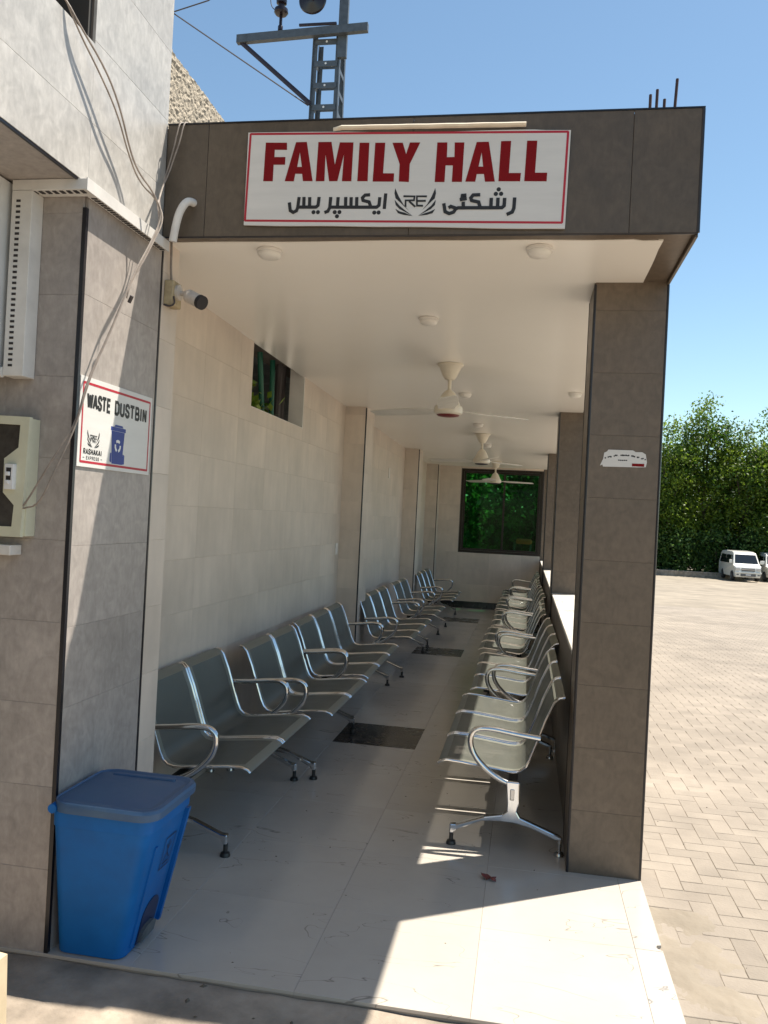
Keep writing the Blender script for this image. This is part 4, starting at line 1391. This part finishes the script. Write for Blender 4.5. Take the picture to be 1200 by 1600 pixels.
# slotted cable tray: across the pillar front, along its side, and down the corner
tr = thing('cable_tray', 'white slotted cable channel wrapped round the top of the left pillar', 'cable tray', (-1.7, 2.8, 2.82))
obj('front_run', MB().bbox(-1.958, -1.6565, 2.803, 2.8735, 2.850, 2.8905, .002), 'tray_white', tr)
obj('side_run', MB().bbox(-1.694, -1.6575, 2.8745, 3.505, 2.850, 2.890, .002).bbox(-1.657, -1.652, 2.801, 3.507, 2.846, 2.8935, .001), 'tray_white', tr)
obj('corner_run', MB().bbox(-1.955, -1.872, 2.80, 2.874, 2.155, 2.8485, .002), 'tray_white', tr)
mb = MB()
for i in range(26):
    y = 2.885 + i * .0236
    mb.hexa([(-1.684, y, 2.8475), (-1.664, y + .004, 2.8475), (-1.664, y + .015, 2.8475), (-1.684, y + .011, 2.8475)], [(-1.684, y, 2.851), (-1.664, y + .004, 2.851), (-1.664, y + .015, 2.851), (-1.684, y + .011, 2.851)])
for i in range(10):
    x = -1.94 + i * .028
    mb.box(x, x + .015, 2.812, 2.838, 2.8475, 2.8515)
for i in range(31):
    z = 2.19 + i * .0205
    mb.box(-1.935, -1.918, 2.7985, 2.803, z, z + .009)
sl_ = obj('slots', mb, 'slot_dark', tr)
sl_['kind'] = 'stuff'
tag(obj('pipe_stub', MB().tube([(-2.39, 2.78, 2.165), (-2.1, 2.79, 2.165), (-1.955, 2.80, 2.168)], .02, 12), 'tray_white', smooth=True), 'short white pipe under the pale header box at the left edge', 'pipe')
tag(obj('conduit_pipe', MB().tube(smooth_pts([(-1.545, 3.52, 3.065), (-1.548, 3.49, 3.066), (-1.562, 3.462, 3.055), (-1.585, 3.452, 3.01), (-1.600, 3.452, 2.95), (-1.612, 3.455, 2.875)], 2), .0175, 12), 'conduit', smooth=True),
    'pale plastic conduit bending out of the fascia down to the cable channel', 'conduit')

cm = thing('security_camera', 'dirty white bullet security camera on its junction box', 'camera', (-1.69, 3.6, 2.6))
obj('junction_box', MB().bbox(-1.693, -1.648, 3.562, 3.66, 2.622, 2.738, .006), 'cam_dirty', cm, smooth=False)
obj('mount_plate', MB().lathe([(.036, 0), (.036, .012), (.020, .018)], (-1.648, 3.612, 2.690), 18, 'X'), 'cam_white', cm, smooth=True)
obj('arm', MB().tube(smooth_pts([(-1.64, 3.612, 2.690), (-1.612, 3.60, 2.680), (-1.592, 3.585, 2.684), (-1.575, 3.565, 2.676)], 2), .011, 10), 'cam_white', cm, smooth=True)
a = Vector((-1.592, 3.600, 2.674)); d = Vector((.085, -.035, -.042)).normalized()
obj('camera_body', MB().tube([a, a + d * .006, a + d * .085], [.024, .031, .031], 18), 'cam_white', cm, smooth=True)
obj('lens_hood', MB().tube([a + d * .0855, a + d * .106], [.0325, .0325], 18), 'slot_dark', cm, smooth=True)
obj('cable_loop', MB().tube(smooth_pts([(-1.645, 3.565, 2.66), (-1.635, 3.56, 2.625), (-1.66, 3.558, 2.612), (-1.688, 3.558, 2.622)], 2), .0045, 6), 'cable_dark', cm)
tag(obj('camera_cable', MB().tube(smooth_pts([(-1.676, 3.60, 2.735), (-1.678, 3.59, 2.80), (-1.672, 3.575, 2.87), (-1.672, 3.57, 2.925)], 2), .006, 6), 'cable'), 'thin cable running from the ceiling to the security camera box', 'cable')

C1 = [(-1.80, 2.55, 3.60), (-1.685, 2.645, 3.465), (-1.655, 2.70, 3.395), (-1.635, 2.86, 3.32), (-1.63, 2.97, 3.23), (-1.645, 3.09, 3.12), (-1.64, 3.16, 3.06), (-1.61, 3.25, 3.01), (-1.592, 3.294, 2.93),
      (-1.59, 3.20, 2.755), (-1.605, 3.075, 2.585), (-1.625, 2.97, 2.36), (-1.655, 2.87, 2.15), (-1.668, 2.842, 1.995), (-1.732, 2.79, 1.844), (-1.802, 2.79, 1.723), (-1.842, 2.80, 1.672)]
C2 = [(-1.70, 2.62, 3.52), (-1.665, 2.69, 3.39), (-1.655, 2.86, 3.30), (-1.648, 2.985, 3.215), (-1.655, 3.10, 3.105), (-1.648, 3.19, 3.03), (-1.60, 3.27, 2.985), (-1.588, 3.285, 2.92),
      (-1.592, 3.215, 2.80), (-1.60, 3.085, 2.62), (-1.615, 2.985, 2.40), (-1.650, 2.88, 2.165), (-1.664, 2.835, 1.985), (-1.716, 2.785, 1.802), (-1.769, 2.786, 1.68), (-1.842, 2.80, 1.664)]
tag(obj('power_cable', MB().tube(smooth_pts(C1, 2), .0038, 6), 'cable'), 'pale cable hanging from the upper wall, upper strand at the cream panel', 'cable')
tag(obj('power_cable', MB().tube(smooth_pts(C2, 2), .0034, 6), 'cable'), 'second pale cable hanging beside the first, lower strand at the switch panel', 'cable')
for k, pts in enumerate(([(-1.622, 3.52, 3.436), (-1.623, 3.485, 3.42), (-1.632, 3.475, 3.34), (-1.648, 3.47, 3.25), (-1.665, 3.46, 3.17), (-1.655, 3.40, 3.06), (-1.62, 3.30, 2.98), (-1.59, 3.28, 2.90), (-1.595, 3.20, 2.77), (-1.61, 3.09, 2.60), (-1.615, 3.07, 2.52)],
                         [(-1.602, 3.52, 3.436), (-1.602, 3.485, 3.42), (-1.612, 3.475, 3.33), (-1.632, 3.47, 3.26), (-1.65, 3.46, 3.18), (-1.66, 3.42, 3.10), (-1.63, 3.33, 3.0), (-1.588, 3.31, 2.92), (-1.592, 3.22, 2.785), (-1.60, 3.12, 2.64)])):
    tag(obj('fascia_cable', MB().tube(smooth_pts(pts, 2), .0034, 6), 'cable'), ['left of two thin cables coming over the fascia top beside the grey wall', 'right of two thin cables coming over the fascia top beside the grey wall'][k], 'cable')
tag(obj('cable_tie', MB().tube([(-1.60, 3.062, 2.50), (-1.585, 3.055, 2.525)], .008, 6), 'cable_dark'), 'dark taped cable end hanging on the sunlit pillar', 'cable')

# ------------------------------------------------------------------ litter, carton
mb = MB()
rr = random.Random(5)
for i in range(6):
    for j in range(4):
        mb.v.append((-.135 + .014 * i + rr.uniform(-.004, .004), 4.0 + .012 * j - .006 * i + rr.uniform(-.004, .004), .004 + rr.uniform(0, .018)))
for i in range(5):
    for j in range(3):
        q = i * 4 + j
        mb.f.append((q, q + 1, q + 5, q + 4))
tag(obj('candy_wrapper', mb, 'wrapper'), 'crumpled dark red wrapper lying on the floor tiles', 'wrapper')
mb = MB()
mb.hexa([(-1.75, 1.62, -.045), (-1.275, 1.66, -.045), (-1.272, 2.0, -.045), (-1.74, 2.0, -.045)], [(-1.78, 1.62, .50), (-1.292, 1.66, .52), (-1.292, 2.0, .50), (-1.76, 2.0, .55)])
ct = obj('carton', mb, 'card')
tag(ct, 'pale cardboard carton at the bottom left corner of the picture', 'carton')

# ------------------------------------------------------------------ lattice pole behind the roof
PY_ = 14.0
pl = thing('lattice_pole', 'grey steel lattice power pole rising behind the hall roof', 'power pole', (-3.85, PY_, -0.3))
legs = []
for sx in (-1, 1):
    for sy in (-1, 1):
        x0_, x1_ = -3.87 + sx * .26, -3.87 + sx * .205
        y0_, y1_ = PY_ + .25 + sy * .24, PY_ + .25 + sy * .19
        mb = MB()
        for w0, w1, h0, h1 in ((-.042, .042, -.006, .006), (-.006 + sx * .036, .006 + sx * .036, -.042, .042)):
            mb.hexa([(x0_ + w0, y0_ + h0, -.3), (x0_ + w1, y0_ + h0, -.3), (x0_ + w1, y0_ + h1, -.3), (x0_ + w0, y0_ + h1, -.3)],
                    [(x1_ + w0, y1_ + h0, 10.12), (x1_ + w1, y1_ + h0, 10.12), (x1_ + w1, y1_ + h1, 10.12), (x1_ + w0, y1_ + h1, 10.12)])
        obj('leg', mb, 'galv', pl)
for i in range(26):
    z = .35 + i * .385
    k = (z + .3) / 10.42
    hx = .26 - .055 * k
    hy = .24 - .05 * k
    for sy, dz in ((-1, 0), (1, .18)):
        y = PY_ + .25 + sy * hy
        zz = z + dz
        if zz < 10.05:
            obj('batten', MB().box(-3.87 - hx, -3.87 + hx, y - .008 + sy * .012, y + .008 + sy * .012, zz - .05, zz + .05), 'galv', pl)
            if z > 8:
                obj('bolt', MB().lathe([(.020, -.006), (.018, .0)], (-3.87, y - .010 + sy * .012, zz), 8, 'Y'), 'print_white', pl)
    for sx, dz in ((-1, .1), (1, .28)):
        x = -3.87 + sx * hx
        zz = z + dz
        if zz < 10.05:
            obj('batten', MB().box(x - .006 + sx * .030, x + .006 + sx * .030, PY_ + .25 - hy, PY_ + .25 + hy, zz - .04, zz + .04), 'galv', pl)
cross = MB().hexa([(-5.48, PY_ - .12, 9.95), (-3.12, PY_ - .12, 10.05), (-3.12, PY_ - .02, 10.05), (-5.48, PY_ - .02, 9.95)],
                  [(-5.48, PY_ - .12, 10.09), (-3.12, PY_ - .12, 10.19), (-3.12, PY_ - .02, 10.19), (-5.48, PY_ - .02, 10.09)])
obj('cross_arm', cross, 'galv', pl)
obj('brace', MB().tube([(-5.40, PY_ - .07, 9.97), (-4.10, PY_ - .02, 8.86)], .045, 6, flat=.4), 'galv_dark', pl)
obj('upper_post', MB().box(-3.66, -3.50, PY_ - .02, PY_ + .06, 9.66, 12.4), 'galv', pl)
ins = obj('pin_insulator', MB().tube([(-4.695, PY_ - .07, 10.15), (-4.695, PY_ - .07, 10.22), (-4.695, PY_ - .07, 10.24), (-4.695, PY_ - .07, 10.44)], [.045, .045, .028, .028], 12)
          .lathe([(.03, .42), (.10, .43), (.125, .46), (.118, .52), (.06, .56), (.055, .60), (.09, .62), (.095, .68), (.05, .74), (.05, .80)], (-4.695, PY_ - .07, 10.0), 20), 'insulator', pl, smooth=True)
obj('disc_insulator', MB().lathe([(.03, -.16), (.10, -.14), (.235, -.10), (.245, -.07), (.21, -.05), (.22, -.02), (.15, .02), (.05, .06), (.03, .12)], (-4.085, PY_ - .16, 10.55), 30, 'Y'), 'insulator', pl, smooth=True)
obj('shackle', MB().tube([(-4.09, PY_ - .34, 10.52), (-4.13, PY_ - .42, 10.60), (-4.20, PY_ - .52, 10.72)], .018, 8).tube([(-4.05, PY_ - .36, 10.50), (-4.11, PY_ - .45, 10.60)], .016, 8), 'cam_white', pl)
obj('strain_bar', MB().box(-4.35, -3.68, PY_ - .10, PY_ - .06, 10.20, 10.235), 'galv_dark', pl)
tag(obj('stay_wire', MB().tube([(-11.0, PY_ + 1, 13.4), (-6.76, PY_, 10.615), (-4.14, PY_, 8.84)], .012, 5), 'cable_dark'), 'dark stay wire slanting down to the lattice pole', 'wire')
tag(obj('overhead_wire', MB().tube([(-9.0, PY_ + 1, 9.95), (-6.76, PY_, 10.63), (-6.10, PY_, 10.80), (-1.0, PY_ - 1, 12.6)], .012, 5), 'cable_dark'), 'overhead wire crossing the sky at the top left', 'wire')
tag(obj('jumper_wire', MB().tube(smooth_pts([(-4.62, PY_ - .1, 10.50), (-4.80, PY_ - .1, 10.48), (-4.90, PY_ - .1, 10.62), (-4.88, PY_ - .1, 11.0)], 2), .008, 5), 'cable_dark'), 'thin looped wire beside the pin insulator on the cross arm', 'wire')


# ------------------------------------------------------------------ trees
def crown(cx, cy, z0, z1, rx, ry, nclump, per, leaf, seed, shape='oval', spread=.55):
    g = np.random.default_rng(seed)
    C = []
    while len(C) < nclump:
        u = g.uniform(-1, 1, 3)
        rr_ = np.hypot(u[0], u[1])
        h = (u[2] + 1) / 2
        lim = (1 - max(0, (h - .55) / .45) ** 2 * .75) if shape == 'oval' else 1
        if rr_ < lim:
            C.append((cx + u[0] * rx, cy + u[1] * ry, z0 + h * (z1 - z0) * g.uniform(.88, 1.0)))
    C = np.array(C)
    P = np.repeat(C, per, 0) + g.normal(0, spread, (nclump * per, 3)) * np.array([1, 1, .9])
    n_ = len(P)
    nrm = g.normal(0, 1, (n_, 3)) + np.array([.25, -.1, .7])
    nrm /= np.linalg.norm(nrm, axis=1)[:, None]
    t = np.cross(nrm, g.normal(0, 1, (n_, 3)))
    t /= np.linalg.norm(t, axis=1)[:, None]
    b_ = np.cross(nrm, t)
    sz = leaf * g.uniform(.6, 1.25, n_)[:, None]
    V = np.stack([P - t * sz, P - b_ * sz * .55, P + t * sz, P + b_ * sz * .55], 1).reshape(-1, 3)
    F = np.arange(n_ * 4).reshape(-1, 4)
    return V, F, C


def leaf_obj(name, V, F, mat, parent):
    o_ = ORG[parent]
    me = bpy.data.meshes.new(name)
    V = V - np.array(o_)
    me.vertices.add(len(V)); me.vertices.foreach_set('co', V.astype(np.float32).ravel())
    me.loops.add(F.size); me.loops.foreach_set('vertex_index', F.astype(np.int32).ravel())
    me.polygons.add(len(F)); me.polygons.foreach_set('loop_start', np.arange(0, F.size, 4, dtype=np.int32)); me.polygons.foreach_set('loop_total', np.full(len(F), 4, dtype=np.int32))
    me.update(calc_edges=True)
    me.materials.append(M_(mat))
    ob = bpy.data.objects.new(name, me)
    COL.objects.link(ob)
    ob.parent = parent
    ORG[ob] = o_
    return ob


def tree(name, label, x, y, zb, h, rx, seed, nclump, per, leaf, mat, low=.06, spread=.55, group=None, trunk=.16):
    t_ = thing(name, label, 'tree', (x, y, zb), group)
    V, F, C = crown(x, y, zb + h * low, zb + h, rx, rx, nclump, per, leaf, seed, spread=spread)
    leaf_obj('crown', V, F, mat, t_)
    g = random.Random(seed)
    mb_ = MB()
    top = (x + g.uniform(-.3, .3), y, zb + h * .8)
    mb_.tube([(x, y, zb - .1), (x + .05, y, zb + h * .25), ((x + top[0]) / 2 + .1, y, zb + h * .5), top], [trunk, trunk * .8, trunk * .55, trunk * .2], 8)
    for c in C[::max(1, len(C) // 14)]:
        zz = zb + (c[2] - zb) * .55
        mb_.tube([(x, y, zz), ((x + c[0]) / 2, (y + c[1]) / 2, (zz + c[2]) / 2 + .1), tuple(c)], [trunk * .4, trunk * .25, trunk * .08], 5)
    obj('trunk', mb_, 'bark', t_, smooth=True)
    return t_


zf = gz(66)
TL = [(7.0, 66.5, 12.9, 2.3, 'leafy green tree behind the right front pillar, across the yard'), (10.1, 65.5, 12.2, 1.9, 'leafy green tree just right of the pillar, across the yard'),
      (13.1, 66.8, 13.6, 2.3, 'leafy green tree in the middle of the row across the yard'), (15.9, 65.8, 12.0, 2.1, 'leafy green tree right behind the parked van'),
      (18.4, 66.3, 12.9, 2.2, 'leafy green tree at the right edge of the picture'), (21.5, 66, 12.6, 2.4, 'leafy green tree beyond the right edge of the picture')]
for k, (x, y, h, r_, lab) in enumerate(TL):
    tree('yard_tree', lab, x, y, zf, h, r_, 20 + k, 70, 260, .125, 'leaf_yard', low=.07, spread=.50, group='trees across the yard', trunk=.2)
back = [('tall tree in the second row behind the pillar edge', 8.8, 72.0), ('tall tree in the second row between the first two trees', 12.6, 72.5), ('tall tree in the second row behind the van', 16.6, 72.0), ('tall tree in the second row near the right edge', 20.6, 72.5)]
for k, (lab, x, y) in enumerate(back):
    tree('yard_tree', lab, x, y, zf, 11.6 + .9 * (k % 2), 2.6, 40 + k, 200, 60, .16, 'leaf_yard', low=.05, spread=.45, group='trees across the yard', trunk=.2)
# darker undergrowth row below them
for k in range(7):
    x = 6.2 + k * 2.5
    t_ = thing('hedge_shrub', ['dark shrub by the pillar edge at the foot of the trees', 'dark shrub at the foot of the second tree across the yard', 'dark shrub left of the parked van', 'dark shrub directly behind the parked van',
                               'dark shrub right of the parked van', 'dark shrub near the right picture edge', 'dark shrub past the right picture edge'][k], 'shrub', (x, 63.8, zf), 'shrubs at the foot of the trees')
    V, F, C = crown(x, 63.9 + .3 * (k % 2), zf + .1, zf + 3.6, 1.5, 1.0, 70, 60, .12, 60 + k, spread=.38)
    leaf_obj('foliage', V, F, 'leaf_deep', t_)
    obj('stem', MB().tube([(x, 63.9, zf - .1), (x, 63.9, zf + 1.8)], [.07, .03], 6), 'bark', t_)
# low kerb wall along the far side of the yard
mb = MB().bbox(-10, 26, 62.3, 62.6, gz(62) - .3, gz(62) + .38, .03)
tag(obj('kerb_wall', mb, 'concrete'), 'low dark kerb wall along the foot of the trees', 'wall')

# greenery outside the end window
WT = [(-1.9, 19.6, 4.6, 1.0), (-0.9, 21.0, 5.2, 1.2), (0.3, 20.2, 4.8, 1.1), (1.0, 21.4, 5.4, 1.0), (-2.8, 22.0, 5.2, 1.2), (0.9, 23.2, 5.0, 1.1), (-0.6, 24.0, 5.4, 1.3)]
wl = ['broad-leaved tree at the left side of the end window', 'tall green tree left of the window mullion', 'bright green tree right of the window mullion', 'green tree at the right side of the end window',
      'green tree beyond the left window pane', 'green tree beyond the right window pane', 'green tree deep behind the end window']
for k, (x, y, h, r_) in enumerate(WT):
    tree('garden_tree', wl[k], x, y, -.4, h, r_, 80 + k, 60, 46, .10, 'leaf_deep', low=.02, spread=.20, group='trees outside the end window', trunk=.07)
tree('added_shade_tree', 'unseen tall tree added to shade the end window from outside', 0.6, 18.6, -.4, 8.5, 1.1, 99, 150, 60, .09, 'leaf_deep', low=.42, spread=.3, trunk=.12)  # high crown added to keep direct sun off the window
hg = thing('garden_hedge', 'dense green hedge closing the view behind the end window', 'hedge', (-0.5, 25.5, -.4))
V, F, C = crown(-1.2, 25.6, -.3, 5.2, 3.2, .8, 260, 46, .12, 120, shape='box', spread=.22)
leaf_obj('foliage', V, F, 'leaf_deep', hg)
for k in range(5):
    obj('stem', MB().tube([(-3.6 + k * 1.5, 25.6, -.5), (-3.6 + k * 1.5, 25.6, 3.2)], [.06, .02], 6), 'bark', hg)
cb = thing('garden_bench', 'orange cloth covered seat standing outside the end window', 'seat', (-0.1, 18.2, 0))
obj('cushion', MB().bbox(-.22, .12, 17.9, 18.35, 1.27, 1.38, .04), 'orange_cloth', cb)
for x in (-.25, .09):
    for y in (18.03, 18.32):
        obj('leg', MB().tube([(x, y, -.35), (x, y, 1.30)], .018, 6), 'galv', cb)

# lane behind the left wall, glimpsed through the high opening
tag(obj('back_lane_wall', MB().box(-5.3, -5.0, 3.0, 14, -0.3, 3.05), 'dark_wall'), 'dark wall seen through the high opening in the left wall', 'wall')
mb = MB()
for i in range(40):
    y = 4 + i * .25
    for s_ in (0, 1):
        mb.v.append((-2.32, y, 3.02 + (.03 if i % 2 else 0) + .0))
        mb.v.append((-5.2, y, 2.75 + (.03 if i % 2 else 0)))
for i in range(39):
    a = i * 4
    mb.f.append((a, a + 1, a + 5, a + 4))
mb.box(-2.9, -2.32, 4, 13.5, 3.07, 3.09)
tag(obj('sheet_roof', mb, 'asbestos'), 'grey corrugated sheet roof glimpsed through the high wall opening', 'roof')
for k, (y0, y1) in enumerate(((6.34, 6.56), (6.68, 6.70))):
    tag(obj('green_pipe', MB().tube([(-2.17, y0, 3.0), (-2.15, y1, 1.9), (-2.15, y1, 0)], .022, 10), 'green_pipe', smooth=True), ['slanting green pipe in the high wall opening', 'upright green pipe in the high wall opening'][k], 'pipe', 'green pipes in the high opening')
for k, y in enumerate((6.86, 6.97)):
    tag(obj('black_hose', MB().tube(smooth_pts([(-2.16, y, 3.0), (-2.18, y + .05, 2.8), (-2.15, y - .05, 2.6), (-2.18, y + .03, 2.3)], 2), .03, 8), 'cable_dark', smooth=True), ['black hose beside the upright green pipe', 'black hose against the white edge of the opening'][k], 'hose')
vine = thing('creeper_plant', 'leafy plant coloured as if sunlit at the lower corner of the high wall opening', 'plant', (-2.55, 5.95, 0))
V, F, C = crown(-2.2, 6.15, 2.1, 2.62, .04, .36, 40, 26, .045, 5, shape='box', spread=.07)
leaf_obj('foliage', V, F, 'leaf_lit', vine)
obj('stem', MB().tube([(-2.5, 6.1, -.1), (-2.5, 6.1, 2.3)], [.02, .01], 6), 'bark', vine)


# ------------------------------------------------------------------ parked vans
def make_van(label, x, y):
    v_ = thing('parked_van', label, 'van', (0, 0, 0), 'parked vans')
    side = [(.03, .28), (-.02, .40), (0, .62), (.03, .86), (.10, 1.00), (.36, 1.08), (.50, 1.14), (1.02, 1.80), (1.16, 1.90), (1.6, 1.97), (3.2, 2.0), (4.4, 1.96), (4.62, 1.86), (4.74, 1.1), (4.76, .45), (4.70, .28)]
    def hw(z):
        return .86 - max(0, z - 1.05) * .17 - max(0, .45 - z) * .12
    n_ = len(side)
    vs, fs = [], []
    for s_ in (-1, 1):
        for (yy, z) in side:
            nose = .07 * max(0, (.5 - yy) / .5) ** 2
            vs.append((s_ * (hw(z) - nose), yy, z))
    fs.append(tuple(range(n_)))
    fs.append(tuple(range(2 * n_ - 1, n_ - 1, -1)))
    for i in range(n_):
        j = (i + 1) % n_
        fs.append((i, i + n_, j + n_, j))
    bd = obj('body', MB().add(vs, fs), 'van_paint', v_)
    md = bd.modifiers.new('bevel', 'BEVEL'); md.width = .05; md.segments = 3; md.limit_method = 'ANGLE'; md.angle_limit = .35
    def pane(pts, off):
        return [(p_[0] + off[0], p_[1] + off[1], p_[2] + off[2]) for p_ in pts]
    q = [(-hw(1.2) + .10, .545, 1.20), (hw(1.2) - .10, .545, 1.20), (hw(1.76) - .09, .985, 1.76), (-hw(1.76) + .09, .985, 1.76)]
    dn = Vector((0, -.78, .62)) * .012
    obj('windscreen', MB().hexa(pane(q, -dn), pane(q, dn)), 'van_glass', v_)
    for s_ in (-1, 1):
        for (a, b, c, d_) in ((.80, 1.30, 1.16, 1.30), (1.42, 2.75, 1.42, 2.75), (2.85, 4.4, 2.85, 4.3)):
            q = [(s_ * hw(1.16), a, 1.16), (s_ * hw(1.16), b, 1.16), (s_ * hw(1.72), d_, 1.72), (s_ * hw(1.72), c, 1.72)]
            obj('side_window', MB().hexa(pane(q, (-s_ * .01, 0, 0)), pane(q, (s_ * .012, 0, .002))), 'van_glass', v_)
        obj('headlight', MB().bbox(s_ * .66 - .14, s_ * .66 + .14, -.03, .08, .74, .92, .03), 'lens', v_)
        obj('fog_lamp', MB().bbox(s_ * .66 - .07, s_ * .66 + .07, -.045, .05, .42, .50, .015), 'van_grey', v_)
        obj('mirror', MB().bbox(s_ * .98 - .09, s_ * .98 + .09, .62, .72, 1.18, 1.42, .03), 'van_paint', v_)
        for yy in (.85, 3.55):
            wh = obj('wheel', MB().lathe([(.20, -.11), (.32, -.10), (.34, -.06), (.34, .06), (.32, .10), (.20, .11)], (s_ * .77, yy, .34), 24, 'X'), 'rubber', v_, smooth=True)
            obj('rim', MB().lathe([(.19, -.118), (.17, -.122), (.04, -.10), (.04, .10), (.17, .122), (.19, .118)], (s_ * .77, yy, .34), 20, 'X'), 'galv', wh, smooth=True)
    obj('grille', MB().bbox(-.42, .42, -.025, .05, .70, .90, .02), 'van_grey', v_)
    obj('grille_bar', MB().bbox(-.44, .44, -.040, .02, .79, .83, .008), 'chrome', v_)
    obj('lower_intake', MB().bbox(-.48, .48, -.045, .05, .36, .54, .02), 'van_grey', v_)
    obj('bumper', MB().bbox(-.84, .84, -.06, .10, .54, .66, .025), 'van_paint', v_)
    obj('number_plate', MB().bbox(-.16, .16, -.062, -.04, .43, .50, .004), 'mcb_white', v_)
    v_.location = (x, y, gz(y) - .0)
    return v_


van = make_van('white van parked in front of the trees across the yard', 14.6, 58.4)
v2 = copy_tree(van)
v2['label'] = 'white van mostly cut off by the right edge of the picture'
v2.location = (17.35, 61.0, gz(61))

# grit and dry leaf crumbs scattered on the floor and the paving
mb = MB()
rr = random.Random(11)
for k in range(110):
    if k < 45:
        x, y, z = rr.uniform(-1.3, .55), rr.uniform(2.95, 6.0), 0.0
    elif k < 80:
        x, y, z = rr.uniform(.68, 2.2), rr.uniform(2.8, 8.0), -0.101
        z = gz(y) - .001
    else:
        x, y, z = rr.uniform(-1.5, .5), rr.uniform(2.2, 2.85), -0.017
    s0 = rr.uniform(.0015, .0045) if k < 80 else rr.uniform(.003, .009)
    a = rr.uniform(0, 3.1)
    ca, sa = math.cos(a) * s0, math.sin(a) * s0
    mb.add([(x - ca * 1.8, y - sa * 1.8, z), (x + sa, y - ca, z), (x + ca * 1.8, y + sa * 1.8, z), (x - sa, y + ca, z), (x, y, z + s0)], [(0, 1, 4), (1, 2, 4), (2, 3, 4), (3, 0, 4)])
gr = obj('grit', mb, 'bark')
gr['kind'] = 'stuff'
gr['label'] = 'dark grit and crumbs scattered over the floor and paving'
gr['category'] = 'grit'
